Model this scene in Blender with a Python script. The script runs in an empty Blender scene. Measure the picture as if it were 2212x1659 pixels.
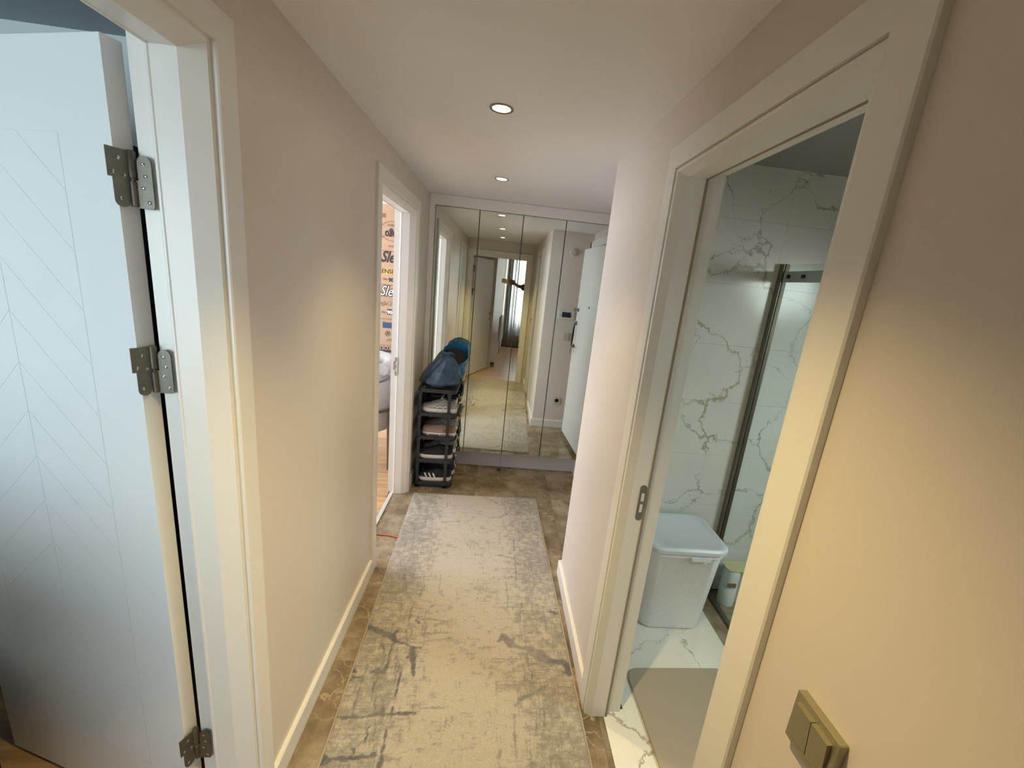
import bpy, bmesh, math, random
import numpy as np
from mathutils import Vector, Matrix
random.seed(7); rng = np.random.default_rng(7)
PI = math.pi
scn = bpy.context.scene
COL = scn.collection

# ------------------------------------------------------------------ camera
def make_camera():
    S = 1.65; f = 907.81; W, H = 2212.0, 1659.0
    pitch, yaw, roll = -.2424, .0831, .1061
    cp, sp = math.cos(pitch), math.sin(pitch); cy, sy = math.cos(yaw), math.sin(yaw)
    fw = Vector((sy*cp, cy*cp, sp)); r = Vector((cy, -sy, 0)); u = r.cross(fw)
    R = math.cos(roll)*r + math.sin(roll)*u; U = -math.sin(roll)*r + math.cos(roll)*u
    cd = bpy.data.cameras.new('camera'); cam = bpy.data.objects.new('camera', cd); COL.objects.link(cam)
    m = Matrix((( R.x, U.x, -fw.x, 0), (R.y, U.y, -fw.y, 0), (R.z, U.z, -fw.z, S), (0, 0, 0, 1)))
    cam.matrix_world = m
    cd.sensor_fit = 'HORIZONTAL'; cd.sensor_width = 36; cd.lens = 36*f/W
    cd.shift_x = -31.89/W; cd.shift_y = 5.12/W
    cd.clip_start = .01; cd.clip_end = 60
    scn.camera = cam
make_camera()

# ------------------------------------------------------------------ world, exposure
w = bpy.data.worlds.new('world'); scn.world = w; w.use_nodes = True
nt = w.node_tree
bg = nt.nodes['Background']
sky = nt.nodes.new('ShaderNodeTexSky'); sky.sky_type = 'NISHITA'; sky.sun_elevation = math.radians(40); sky.sun_rotation = math.radians(200); sky.sun_disc = False
nt.links.new(sky.outputs[0], bg.inputs[0]); bg.inputs[1].default_value = .12
vs = scn.view_settings
vs.view_transform = 'Standard'; vs.look = 'None'; vs.gamma = 1; vs.use_curve_mapping = False; vs.exposure = 0.90
scn.cycles.max_bounces = 10; scn.cycles.diffuse_bounces = 5; scn.cycles.glossy_bounces = 6
scn.cycles.transmission_bounces = 6; scn.cycles.caustics_reflective = True; scn.cycles.blur_glossy = 1.0; scn.cycles.caustics_refractive = False
scn.cycles.use_denoising = True; scn.cycles.sample_clamp_indirect = 4
try: scn.cycles.denoiser = 'OPENIMAGEDENOISE'
except Exception: pass

def area(name, loc, target, sx, sy, power, color, spread=180):
    l = bpy.data.lights.new(name, 'AREA'); l.shape = 'RECTANGLE'; l.size = sx; l.size_y = sy
    l.energy = power; l.color = color; l.spread = math.radians(spread)
    o = bpy.data.objects.new(name, l); COL.objects.link(o); o.location = loc
    d = Vector(target)-Vector(loc); o.rotation_euler = d.to_track_quat('-Z', 'Y').to_euler()
    return o
# daylight entering by the windows of the rooms around the hall, plus a bathroom fill
DAY = (.66, .84, 1.0)
area('window_light_near_room', (-2.1, -1.36, 1.45), (-2.0, 0, 1.35), 1.7, 1.3, 31, (.68, .88, 1.0))
area('window_light_far_room', (-3.42, 3.5, 1.45), (-2, 3.4, 1.3), 2.6, 1.3, 94, (.84, .89, 1.0))
area('window_light_end_room', (.85, -4.05, 1.47), (.8, -2, 1.40), 1.1, 1.5, 520, (.96, .96, 1.0))
area('bathroom_fill_light', (2.28, .75, 1.75), (1.05, 1.45, .1), .5, .5, 8.5, (.92, .94, .93), 130)  # fill at the unseen window, aimed down to brighten bin, mat and floor
WARM = (1.0, .765, .34)
SPOTS = [(-.0517, .60), (-.0517, 1.65), (-.0517, 2.71)]
SPOT_POWER = [50, 24, 15]
for k, (x, y) in enumerate(SPOTS):
    l = bpy.data.lights.new('spot_light', 'SPOT'); l.energy = SPOT_POWER[k]; l.color = WARM
    l.spot_size = math.radians(96); l.spot_blend = .85; l.shadow_soft_size = .022
    o = bpy.data.objects.new('spot_light', l); COL.objects.link(o); o.location = (x, y, 2.2215-.012)

# ------------------------------------------------------------------ materials
def C(r, g=None, b=None):
    if g is None: g = b = r
    t = lambda v: (v/255/12.92 if v/255 <= .04045 else ((v/255+.055)/1.055)**2.4)
    return (t(r), t(g), t(b), 1)
class NT:
    def __init__(s, name):
        s.m = bpy.data.materials.new(name); s.m.use_nodes = True; s.t = s.m.node_tree
        s.b = s.t.nodes['Principled BSDF']; s.out = s.t.nodes['Material Output']
    def n(s, typ, **k):
        nd = s.t.nodes.new(typ)
        for a, v in k.items():
            if a.startswith('i_'):
                key = a[2:]; key = int(key) if key.isdigit() else key.replace('_', ' ')
                if hasattr(v, 'outputs'): s.t.links.new(v.outputs[0], nd.inputs[key])
                elif isinstance(v, bpy.types.NodeSocket): s.t.links.new(v, nd.inputs[key])
                else: nd.inputs[key].default_value = v
            else: setattr(nd, a, v)
        return nd
    def l(s, a, bname):
        s.t.links.new(a.outputs[0] if hasattr(a, 'outputs') else a, s.b.inputs[bname])
    def math(s, op, a, b=None, clamp=False):
        nd = s.t.nodes.new('ShaderNodeMath'); nd.operation = op; nd.use_clamp = clamp
        for i, v in enumerate((a, b)):
            if v is None: continue
            if hasattr(v, 'outputs'): s.t.links.new(v.outputs[0], nd.inputs[i])
            elif isinstance(v, bpy.types.NodeSocket): s.t.links.new(v, nd.inputs[i])
            else: nd.inputs[i].default_value = v
        return nd
    def ramp(s, fac, stops, interp='LINEAR'):
        nd = s.t.nodes.new('ShaderNodeValToRGB'); s.t.links.new(fac.outputs[0] if hasattr(fac, 'outputs') else fac, nd.inputs[0])
        cr = nd.color_ramp; cr.interpolation = interp
        while len(cr.elements) > 1: cr.elements.remove(cr.elements[0])
        cr.elements[0].position = stops[0][0]; cr.elements[0].color = stops[0][1]
        for p, c in stops[1:]:
            e = cr.elements.new(p); e.color = c
        return nd
    def mix(s, fac, a, b, mode='MIX'):
        nd = s.t.nodes.new('ShaderNodeMix'); nd.data_type = 'RGBA'; nd.blend_type = mode
        for i, v in ((0, fac), (6, a), (7, b)):
            if hasattr(v, 'outputs'): s.t.links.new(v.outputs[2] if v.bl_idname == 'ShaderNodeMix' else v.outputs[0], nd.inputs[i])
            elif isinstance(v, bpy.types.NodeSocket): s.t.links.new(v, nd.inputs[i])
            else: nd.inputs[i].default_value = v
        return nd
    def col(s, v): s.t.links.new(v.outputs[2] if getattr(v, 'bl_idname', '') == 'ShaderNodeMix' else (v.outputs[0] if hasattr(v, 'outputs') else v), s.b.inputs['Base Color'])
    def bump(s, h, strength=.2, dist=.002):
        nd = s.n('ShaderNodeBump', i_Strength=strength, i_Distance=dist, i_Height=h); s.t.links.new(nd.outputs[0], s.b.inputs['Normal'])
    def set(s, **k):
        for a, v in k.items(): s.b.inputs[a.replace('_', ' ')].default_value = v
def coords(m, kind='Object', scale=(1, 1, 1), rot=(0, 0, 0)):
    tc = m.n('ShaderNodeTexCoord'); mp = m.n('ShaderNodeMapping')
    m.t.links.new(tc.outputs[kind], mp.inputs[0]); mp.inputs['Scale'].default_value = scale; mp.inputs['Rotation'].default_value = rot
    return mp
def plain(name, col, rough=.5, metal=0, noise=.03, scale=30, bump=0, **k):
    m = NT(name); mp = coords(m); nz = m.n('ShaderNodeTexNoise', i_Vector=mp, i_Scale=scale, i_Detail=3.0)
    c = Vector(col[:3]); a = c*(1-noise); b = c*(1+noise)
    m.col(m.ramp(nz, [(.3, (*a, 1)), (.7, (*b, 1))])); m.set(Roughness=rough, Metallic=metal, **k)
    if bump: m.bump(nz, bump, .001)
    return m.m
def gv(m):  # geometry position mapping (world space)
    return m.n('ShaderNodeNewGeometry').outputs['Position']

M = {}
def paint(name, col, rough=.55, bs=.12):
    m = NT(name); p = gv(m)
    nz = m.n('ShaderNodeTexNoise', i_Vector=p, i_Scale=2.0, i_Detail=2.0)
    c = Vector(col[:3]); m.col(m.ramp(nz, [(.3, (*(c*.985), 1)), (.7, (*(c*1.015), 1))]))
    fine = m.n('ShaderNodeTexNoise', i_Vector=p, i_Scale=220.0, i_Detail=4.0)
    m.set(Roughness=rough); m.bump(fine, bs, .0006); return m.m
M['wall'] = paint('beige_wall_paint', C(209, 199, 189), .42)
M['ceil'] = paint('ceiling_paint', C(236, 235, 236), .5)
M['roomwall'] = paint('pale_room_wall_paint', C(205, 208, 205), .6)
M['roomceil'] = paint('shaded_ceiling_grey', C(150, 158, 162), .7)  # grey holds the shade of the unlit near left room ceiling
M['white'] = plain('white_lacquer', C(222, 219, 213), .33, noise=.006, scale=4)
M['leaf'] = plain('white_satin_door_lacquer', C(226, 227, 226), .26, noise=.006, scale=4)
M['base'] = plain('white_baseboard_lacquer', C(226, 222, 214), .3, noise=.006, scale=4)
M['seal'] = plain('brown_rubber_seal', C(142, 128, 106), .7)
M['steel'] = plain('brushed_nickel', C(150, 146, 136), .36, 1.0, noise=.05, scale=60)
M['steeldark'] = plain('aged_nickel', C(106, 102, 92), .48, .85, noise=.06, scale=60)
M['chrome'] = plain('polished_chrome', C(200, 202, 202), .12, 1.0)
M['black'] = plain('black_plastic', C(38, 42, 47), .45, noise=.08)
M['blackfab'] = plain('black_fabric', C(22, 22, 25), .9, noise=.2, scale=200, bump=.3)
M['plwhite'] = plain('white_plastic', C(212, 212, 208), .35, noise=.01)
M['plgrey'] = plain('grey_beige_plastic', C(128, 122, 106), .4, noise=.01)
M['champagne'] = plain('satin_champagne_metal', C(150, 143, 118), .42, .6, noise=.01)
M['trim'] = plain('pale_anodised_trim', C(206, 203, 200), .3, .2, noise=.01)
M['screen'] = plain('dark_screen', C(26, 30, 32), .15)
M['mirror'] = plain('silvered_mirror_glass', C(222, 228, 222), .0, 1.0, noise=0)
M['mirroredge'] = plain('dark_mirror_edge', C(70, 72, 66), .3, .5)
M['plinth'] = plain('pale_grey_plinth_laminate', C(205, 202, 205), .3, noise=.01)
M['cab'] = plain('light_grey_carcass_laminate', C(232, 231, 229), .4, noise=.01)
M['darkwood'] = plain('dark_wardrobe_laminate', C(30, 33, 36), .35, noise=.1)
M['bronze'] = plain('bronze_tube', C(104, 90, 72), .35, .8)
M['cable'] = plain('orange_cable_sheath', C(196, 92, 50), .5)
M['phone'] = plain('pale_gold_phone_case', C(196, 178, 150), .35)
M['phoneglass'] = plain('phone_camera_black', C(24, 24, 26), .1)
M['skin'] = plain('skin', C(120, 78, 58), .55, noise=.06, scale=25, Subsurface_Weight=.05)
M['sleeve'] = plain('charcoal_sleeve_cloth', C(66, 60, 60), .9, noise=.15, scale=120, bump=.2)
M['jeans'] = plain('dark_trouser_cloth', C(48, 52, 62), .9, noise=.15, scale=120, bump=.2)
M['hair'] = plain('dark_hair', C(34, 26, 22), .7, noise=.2, scale=90)
M['shoedark'] = plain('black_shoe_mesh', C(24, 24, 28), .75, noise=.25, scale=260, bump=.4)
M['shoesole'] = plain('off_white_sole', C(214, 212, 206), .5, noise=.04)
M['shoesilver'] = plain('silver_grey_shoe_leather', C(150, 148, 146), .35, .25, noise=.12, scale=60)
M['shoetaupe'] = plain('taupe_shoe_canvas', C(146, 126, 112), .85, noise=.08, scale=200, bump=.3)
M['shoebrown'] = plain('brown_shoe_leather', C(120, 84, 52), .5, noise=.12)
M['shoegrey'] = plain('grey_green_shoe_knit', C(128, 136, 132), .8, noise=.15, scale=160, bump=.3)
M['shoenavy'] = plain('navy_shoe_cloth', C(40, 46, 62), .8, noise=.15, scale=160, bump=.3)
M['ink'] = plain('black_carton_ink', C(52, 46, 48), .8, noise=.1)
M['inkbrown'] = plain('brown_carton_ink', C(128, 96, 74), .8)
M['inkpale'] = plain('pale_carton_ink', C(232, 222, 204), .8)
M['inkyellow'] = plain('yellow_carton_ink', C(216, 176, 92), .8)
M['inkblue'] = plain('blue_carton_ink', C(54, 72, 104), .8)
M['paper'] = plain('white_toilet_paper', C(226, 226, 218), .9, noise=.04, scale=80, bump=.3)
M['wrap'] = plain('pale_yellow_wrapper', C(206, 196, 150), .4)
M['binlid'] = plain('pale_lid_plastic', C(216, 222, 228), .4, noise=.01)
M['radiator'] = plain('white_radiator_enamel', C(216, 218, 216), .35)
M['mat'] = plain('taupe_bath_mat_pile', C(168, 156, 140), .95, noise=.08, scale=300, bump=.6)
def dark(c, k): return tuple(Vector(c[:3])*k)+(1,)

# rug
def rug_mat():
    m = NT('distressed_cream_rug_pile'); mp = coords(m, 'Object')
    sep = m.n('ShaderNodeSeparateXYZ', i_0=mp)
    ax = m.math('ABSOLUTE', sep.outputs[0])
    edge = m.math('MULTIPLY', m.math('SUBTRACT', ax, .17), 6.0, True)            # 0 in the middle, 1 at the borders
    n1 = m.n('ShaderNodeTexNoise', i_Vector=coords(m, 'Object', (1, 1.25, 1)), i_Scale=24.0, i_Detail=8.0, i_Roughness=.74)
    mpv = coords(m, 'Object', (14, 110, 1)); mph = coords(m, 'Object', (110, 14, 1))
    nv = m.n('ShaderNodeTexNoise', i_Vector=mpv, i_Scale=1.0, i_Detail=3.0)
    nh = m.n('ShaderNodeTexNoise', i_Vector=mph, i_Scale=1.0, i_Detail=3.0)
    weave = m.math('MAXIMUM', nv, nh)
    t = m.math('ADD', m.math('MULTIPLY', n1, .75), m.math('MULTIPLY', weave, .42))
    big = m.n('ShaderNodeTexNoise', i_Vector=mp, i_Scale=4.0, i_Detail=3.0)
    t = m.math('ADD', t, m.math('MULTIPLY', m.math('SUBTRACT', big, .5), .28))
    t = m.math('ADD', t, m.math('MULTIPLY', edge, .135))
    t = m.math('SUBTRACT', t, .03)
    mask = m.ramp(t, [(.60, (0, 0, 0, 1)), (.68, (.55, .55, .55, 1)), (.80, (1, 1, 1, 1))])
    c1 = m.mix(mask, C(182, 173, 158), C(136, 129, 120))
    gr = m.n('ShaderNodeTexNoise', i_Vector=mp, i_Scale=130.0, i_Detail=5.0, i_Roughness=.7)
    c1 = m.mix(1.0, c1, m.ramp(gr, [(.3, (.84, .83, .82, 1)), (.7, (1.1, 1.1, 1.1, 1))]), 'MULTIPLY')
    at = m.n('ShaderNodeAttribute', attribute_name='stroke')
    n2 = m.n('ShaderNodeTexNoise', i_Vector=mp, i_Scale=70.0, i_Detail=4.0)
    sm = m.math('MULTIPLY', at.outputs['Fac'], m.ramp(n2, [(.3, (.75, .75, .75, 1)), (.55, (1, 1, 1, 1))]), True)
    n3 = m.n('ShaderNodeTexNoise', i_Vector=mp, i_Scale=9.0, i_Detail=2.0)
    c2 = m.mix(sm, c1, m.ramp(n3, [(.38, C(84, 82, 88)), (.6, C(108, 105, 106))]))
    m.col(c2); m.set(Roughness=.95, Sheen_Weight=.2)
    fine = m.n('ShaderNodeTexNoise', i_Vector=mp, i_Scale=420.0, i_Detail=3.0)
    h = m.math('ADD', fine, m.math('MULTIPLY', mask, -.7)); m.bump(h, .5, .003)
    return m.m
M['rug'] = rug_mat()
# brown emperador marble
def brown_marble():
    m = NT('brown_emperador_marble'); p = gv(m)
    oi = m.n('ShaderNodeObjectInfo')
    off = m.n('ShaderNodeVectorMath', operation='SCALE'); off.inputs[0].default_value = (3.1, 5.7, 1.3); m.t.links.new(oi.outputs['Random'], off.inputs['Scale'])
    v = m.n('ShaderNodeVectorMath', operation='ADD'); m.t.links.new(p, v.inputs[0]); m.t.links.new(off.outputs[0], v.inputs[1])
    nz = m.n('ShaderNodeTexNoise', i_Vector=v, i_Scale=5.0, i_Detail=8.0, i_Roughness=.65)
    base = m.ramp(nz, [(.32, C(96, 82, 64)), (.5, C(130, 114, 92)), (.66, C(160, 146, 124))])
    wob = m.n('ShaderNodeTexNoise', i_Vector=v, i_Scale=7.0, i_Detail=5.0)
    wv = m.n('ShaderNodeVectorMath', operation='MULTIPLY_ADD'); m.t.links.new(wob.outputs['Color'], wv.inputs[0]); wv.inputs[1].default_value = (.28, .28, .28); m.t.links.new(v.outputs[0], wv.inputs[2])
    vo = m.n('ShaderNodeTexVoronoi', feature='DISTANCE_TO_EDGE', i_Vector=wv, i_Scale=7.5)
    vein = m.ramp(vo, [(0, (1, 1, 1, 1)), (.008, (.55, .55, .55, 1)), (.03, (0, 0, 0, 1))])
    gate = m.n('ShaderNodeTexNoise', i_Vector=v, i_Scale=3.0, i_Detail=2.0)
    f = m.math('MULTIPLY', vein, m.ramp(gate, [(.42, (0, 0, 0, 1)), (.56, (.7, .7, .7, 1))]))
    m.col(m.mix(f, base, C(190, 176, 154))); m.set(Roughness=.13); return m.m
M['brown'] = brown_marble()
# white veined marble tile
def white_marble(name, base=(222, 220, 212), off=(0, 0, 0), rough=.17, tint=1.0):
    m = NT(name); p = gv(m)
    v = m.n('ShaderNodeVectorMath', operation='ADD'); m.t.links.new(p, v.inputs[0]); v.inputs[1].default_value = off
    mp = m.n('ShaderNodeMapping'); m.t.links.new(v.outputs[0], mp.inputs[0]); mp.inputs['Rotation'].default_value = (.1, .75, .35)
    wob = m.n('ShaderNodeTexNoise', i_Vector=mp, i_Scale=3.2, i_Detail=9.0, i_Roughness=.62)
    wv = m.n('ShaderNodeVectorMath', operation='MULTIPLY_ADD'); m.t.links.new(wob.outputs['Color'], wv.inputs[0]); wv.inputs[1].default_value = (.42, .42, .42); m.t.links.new(mp.outputs[0], wv.inputs[2])
    vo = m.n('ShaderNodeTexVoronoi', feature='DISTANCE_TO_EDGE', i_Vector=wv, i_Scale=2.9)
    g = m.n('ShaderNodeTexNoise', i_Vector=mp, i_Scale=4.0, i_Detail=3.0)
    wid = m.ramp(g, [(.42, (.004, .004, .004, 1)), (.72, (.05, .05, .05, 1))])
    q = m.math('DIVIDE', vo, m.math('ADD', wid, .004))
    vein = m.ramp(q, [(0, (1, 1, 1, 1)), (.45, (.6, .6, .6, 1)), (1, (0, 0, 0, 1))])
    g2 = m.n('ShaderNodeTexNoise', i_Vector=mp, i_Scale=2.2, i_Detail=4.0)
    f = m.math('MULTIPLY', vein, m.ramp(g2, [(.36, (0, 0, 0, 1)), (.52, (.8, .8, .8, 1))]))
    vc = m.ramp(g, [(.4, C(118, 114, 108)), (.62, C(150, 132, 98))])
    cloud = m.n('ShaderNodeTexNoise', i_Vector=mp, i_Scale=1.8, i_Detail=5.0)
    b = m.ramp(cloud, [(.35, dark(C(*base), .9)), (.6, C(*base))])
    m.col(m.mix(f, b, vc)); m.set(Roughness=rough); return m.m
M['marble'] = white_marble('white_veined_marble_tile')
M['marblefloor'] = white_marble('white_veined_floor_marble', (234, 230, 220), (3.3, 1.7, .4), .12)
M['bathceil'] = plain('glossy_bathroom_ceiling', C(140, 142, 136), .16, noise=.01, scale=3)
def wood(name, a, b, scale=1.0):
    m = NT(name); p = gv(m); oi = m.n('ShaderNodeObjectInfo')
    off = m.n('ShaderNodeVectorMath', operation='SCALE'); off.inputs[0].default_value = (3.1, 9.7, 0); m.t.links.new(oi.outputs['Random'], off.inputs['Scale'])
    v = m.n('ShaderNodeVectorMath', operation='ADD'); m.t.links.new(p, v.inputs[0]); m.t.links.new(off.outputs[0], v.inputs[1])
    mp = m.n('ShaderNodeMapping'); m.t.links.new(v.outputs[0], mp.inputs[0]); mp.inputs['Scale'].default_value = (scale*2.5, scale*30, 1)
    nz = m.n('ShaderNodeTexNoise', i_Vector=mp, i_Scale=1.0, i_Detail=6.0, i_Distortion=.6)
    c = m.ramp(nz, [(.3, a), (.7, b)])
    tone = m.ramp(oi.outputs['Random'], [(0, (.85, .85, .85, 1)), (1, (1.08, 1.08, 1.08, 1))])
    m.col(m.mix(1.0, c, tone, 'MULTIPLY')); m.set(Roughness=.32); m.bump(nz, .05, .001); return m.m
M['oak'] = wood('oak_laminate', C(168, 132, 92), C(200, 164, 122))
def cardboard(name, col):
    m = NT(name); mp = coords(m)
    nz = m.n('ShaderNodeTexNoise', i_Vector=mp, i_Scale=6.0, i_Detail=4.0)
    c = Vector(col[:3]); m.col(m.ramp(nz, [(.3, (*(c*.93), 1)), (.7, (*(c*1.05), 1))])); m.set(Roughness=.85)
    wv = m.n('ShaderNodeTexWave', i_Vector=mp, i_Scale=60.0); m.bump(wv, .05, .001); return m.m
M['card'] = cardboard('corrugated_cardboard', C(178, 146, 118))
M['card2'] = cardboard('pale_cardboard', C(168, 142, 118))
M['rail'] = plain('satin_grey_rail', C(168, 176, 172), .35, noise=.01)
M['tape'] = plain('clear_packing_tape', C(184, 154, 122), .2)
M['fit'] = plain('wall_fitting_plastic', C(196, 187, 176), .4, noise=.01)
def boucle():
    m = NT('white_boucle_fabric'); mp = coords(m); vo = m.n('ShaderNodeTexVoronoi', i_Vector=mp, i_Scale=210.0)
    m.col(m.ramp(vo, [(0, C(206, 204, 201)), (.8, C(164, 162, 160))])); m.set(Roughness=1.0); m.bump(vo, .9, .006); return m.m
M['boucle'] = boucle()
def bin_mat():
    m = NT('dimpled_bin_plastic'); mp = coords(m, 'Object', (1, 1, 1)); vo = m.n('ShaderNodeTexVoronoi', i_Vector=mp, i_Scale=170.0)
    m.col(m.ramp(vo, [(.1, C(222, 225, 228)), (.6, C(236, 238, 240))])); m.set(Roughness=.45); m.bump(vo, -.5, .002); return m.m
M['bin'] = bin_mat()
def bag_mat(name, c1, c2, alpha):
    m = NT(name); mp = coords(m)
    nz = m.n('ShaderNodeTexNoise', i_Vector=mp, i_Scale=14.0, i_Detail=5.0, i_Distortion=1.5)
    m.col(m.ramp(nz, [(.3, c1), (.7, c2)])); m.set(Roughness=.16, Alpha=alpha, Coat_Weight=.5, Coat_Roughness=.08)
    ridge = m.n('ShaderNodeTexNoise', noise_type='RIDGED_MULTIFRACTAL', i_Vector=mp, i_Scale=9.0, i_Detail=4.0)
    m.bump(ridge, .5, .008); return m.m
M['bag'] = bag_mat('blue_plastic_bag_film', C(28, 54, 82), C(54, 90, 124), .72)
M['bag2'] = bag_mat('bright_blue_plastic_bag_film', C(28, 92, 140), C(64, 140, 186), .96)
def glass(name='shower_glass', tint=(.86, .93, .91, 1)):
    m = NT(name); t = m.t
    tr = t.nodes.new('ShaderNodeBsdfTransparent'); tr.inputs[0].default_value = tint
    gl = t.nodes.new('ShaderNodeBsdfGlossy'); gl.inputs['Roughness'].default_value = .02
    lw_ = t.nodes.new('ShaderNodeLayerWeight'); lw_.inputs[0].default_value = .5
    fr = m.math('ADD', m.math('MULTIPLY', m.math('POWER', lw_.outputs['Facing'], 4.0), .6), .04)
    mx = t.nodes.new('ShaderNodeMixShader'); t.links.new(fr.outputs[0], mx.inputs[0]); t.links.new(tr.outputs[0], mx.inputs[1]); t.links.new(gl.outputs[0], mx.inputs[2])
    t.links.new(mx.outputs[0], m.out.inputs[0]); return m.m
M['glass'] = glass(); M['winglass'] = glass('window_glass', (.98, .985, .98, 1))
def sheer(name, c, a=1.0):
    m = NT(name); mp = coords(m); nz = m.n('ShaderNodeTexNoise', i_Vector=mp, i_Scale=300.0)
    m.col(m.ramp(nz, [(.3, dark(c, .95)), (.7, c)])); m.set(Roughness=.9, Transmission_Weight=0)
    t = m.t; tl = t.nodes.new('ShaderNodeBsdfTranslucent'); tl.inputs[0].default_value = c
    mx = t.nodes.new('ShaderNodeMixShader'); mx.inputs[0].default_value = .55
    t.links.new(m.b.outputs[0], mx.inputs[1]); t.links.new(tl.outputs[0], mx.inputs[2]); t.links.new(mx.outputs[0], m.out.inputs[0]); return m.m
M['sheer'] = sheer('white_sheer_curtain', C(190, 192, 191))
M['drape'] = plain('grey_drape', C(160, 161, 162), .9)
def emis(name, col, s):
    m = NT(name); m.set(Emission_Strength=s); m.b.inputs['Emission Color'].default_value = col; m.b.inputs['Base Color'].default_value = (1, 1, 1, 1); return m.m
M['lamp'] = emis('lit_spot_lens', (1.0, .74, .42, 1), 14)
M['lampwhite'] = emis('lit_white_lens', (.95, .97, 1, 1), 6)

# ------------------------------------------------------------------ mesh builder
class MB:
    def __init__(s): s.v = []; s.f = []
    def add(s, vs, fs):
        o = len(s.v); s.v += [tuple(v) for v in vs]; s.f += [tuple(i+o for i in f) for f in fs]; return s
    def box(s, x0, x1, y0, y1, z0, z1, mat=None):
        vs = [(x, y, z) for z in (z0, z1) for y in (y0, y1) for x in (x0, x1)]
        if mat is not None: vs = [tuple(mat @ Vector(v)) for v in vs]
        return s.add(vs, [(0, 2, 3, 1), (4, 5, 7, 6), (0, 1, 5, 4), (2, 6, 7, 3), (0, 4, 6, 2), (1, 3, 7, 5)])
    def prism(s, pts, h0, h1, fn=None):
        n = len(pts); fn = fn or (lambda a, b, h: (a, b, h))
        vs = [fn(a, b, h0) for a, b in pts]+[fn(a, b, h1) for a, b in pts]
        fs = [tuple(range(n))[::-1], tuple(range(n, 2*n))]+[(i, (i+1) % n, n+(i+1) % n, n+i) for i in range(n)]
        return s.add(vs, fs)
    def loft(s, rings, caps=True, closed=True):
        n = len(rings[0]); vs = [p for r in rings for p in r]; fs = []
        for k in range(len(rings)-1):
            for i in range(n if closed else n-1):
                j = (i+1) % n; fs.append((k*n+i, k*n+j, (k+1)*n+j, (k+1)*n+i))
        if caps and closed:
            fs.append(tuple(range(n))[::-1]); fs.append(tuple(range((len(rings)-1)*n, len(rings)*n)))
        return s.add(vs, fs)
    def tube(s, pts, r, n=8, caps=True):
        pts = [Vector(p) for p in pts]; rs = r if isinstance(r, (list, tuple)) else [r]*len(pts); rings = []
        up = None
        for i, p in enumerate(pts):
            t = ((pts[i+1] if i+1 < len(pts) else p)-(pts[i-1] if i else p)).normalized()
            if up is None: up = Vector((0, 0, 1)) if abs(t.z) < .9 else Vector((1, 0, 0))
            a = t.cross(up).normalized(); b = a.cross(t).normalized(); up = b
            rings.append([tuple(p+rs[i]*(math.cos(q)*a+math.sin(q)*b)) for q in [2*PI*k/n for k in range(n)]])
        return s.loft(rings, caps)
    def lathe(s, prof, n=24, c=(0, 0, 0), axis='Z'):
        rings = []
        for r, h in prof:
            ring = []
            for k in range(n):
                a = 2*PI*k/n; x, y = r*math.cos(a), r*math.sin(a)
                ring.append({'Z': (c[0]+x, c[1]+y, c[2]+h), 'Y': (c[0]+x, c[1]+h, c[2]+y), 'X': (c[0]+h, c[1]+x, c[2]+y)}[axis])
            rings.append(ring)
        return s.loft(rings, True)
    def build(s, name, mat, parent=None, loc=(0, 0, 0), rotz=0, smooth=False, bevel=0, local=False):
        me = bpy.data.meshes.new(name); me.from_pydata(s.v, [], s.f); me.validate()
        bm = bmesh.new(); bm.from_mesh(me); bmesh.ops.recalc_face_normals(bm, faces=bm.faces)
        if bevel: 
            es = [e for e in bm.edges if len(e.link_faces) == 2 and e.calc_face_angle(0) > .5]
            bmesh.ops.bevel(bm, geom=es, offset=bevel, segments=2, affect='EDGES', profile=.6)
        bm.to_mesh(me); bm.free(); me.materials.append(mat)
        if smooth:
            for p in me.polygons: p.use_smooth = True
            me.set_sharp_from_angle(angle=math.radians(38))
        return link(name, me, parent, loc, rotz)
def link(name, me, parent=None, loc=(0, 0, 0), rotz=0):
    o = bpy.data.objects.new(name, me); COL.objects.link(o); o.location = loc; o.rotation_euler = (0, 0, rotz)
    if parent is not None: o.parent = parent
    return o
def tag(o, label=None, cat=None, group=None, kind=None):
    if label: o['label'] = label
    if cat: o['category'] = cat
    if group: o['group'] = group
    if kind: o['kind'] = kind
    return o
def thing(name, label, cat, loc=(0, 0, 0), rotz=0, group=None, kind=None):
    return tag(link(name, None, None, loc, rotz), label, cat, group, kind)
def rrect(x0, x1, y0, y1, r, n=5):
    pts = []
    for cx, cy, a0 in ((x1-r, y1-r, 0), (x0+r, y1-r, PI/2), (x0+r, y0+r, PI), (x1-r, y0+r, 1.5*PI)):
        for k in range(n+1):
            a = a0+PI/2*k/n; pts.append((cx+r*math.cos(a), cy+r*math.sin(a)))
    return pts
def text(name, body, size, mat, parent, loc, rot, shear=0, extrude=.0006, xs=1.0, bold=0):
    cu = bpy.data.curves.new(name, 'FONT'); cu.body = body; cu.size = size; cu.extrude = extrude; cu.shear = shear; cu.offset = bold
    cu.resolution_u = 3
    tmp = bpy.data.objects.new('tmp', cu); COL.objects.link(tmp)
    me = bpy.data.meshes.new_from_object(tmp); bpy.data.objects.remove(tmp); me.name = name
    me.materials.clear(); me.materials.append(mat)
    o = link(name, me, parent, loc); o.rotation_euler = rot; o.scale = (xs, 1, 1); return o

# ------------------------------------------------------------------ layout numbers (metres)
XL, XR, H, YM, YC, XF, YE = -.588, .487, 2.222, 3.435, 2.123, .953, .036
DH = 2.02      # clear height of the door openings
# openings
L1 = (.20, .95); L2 = (2.12, 2.96); B1 = (.626, 1.297); E1 = (-.505, .371)
TW = .125      # wall thickness

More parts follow.
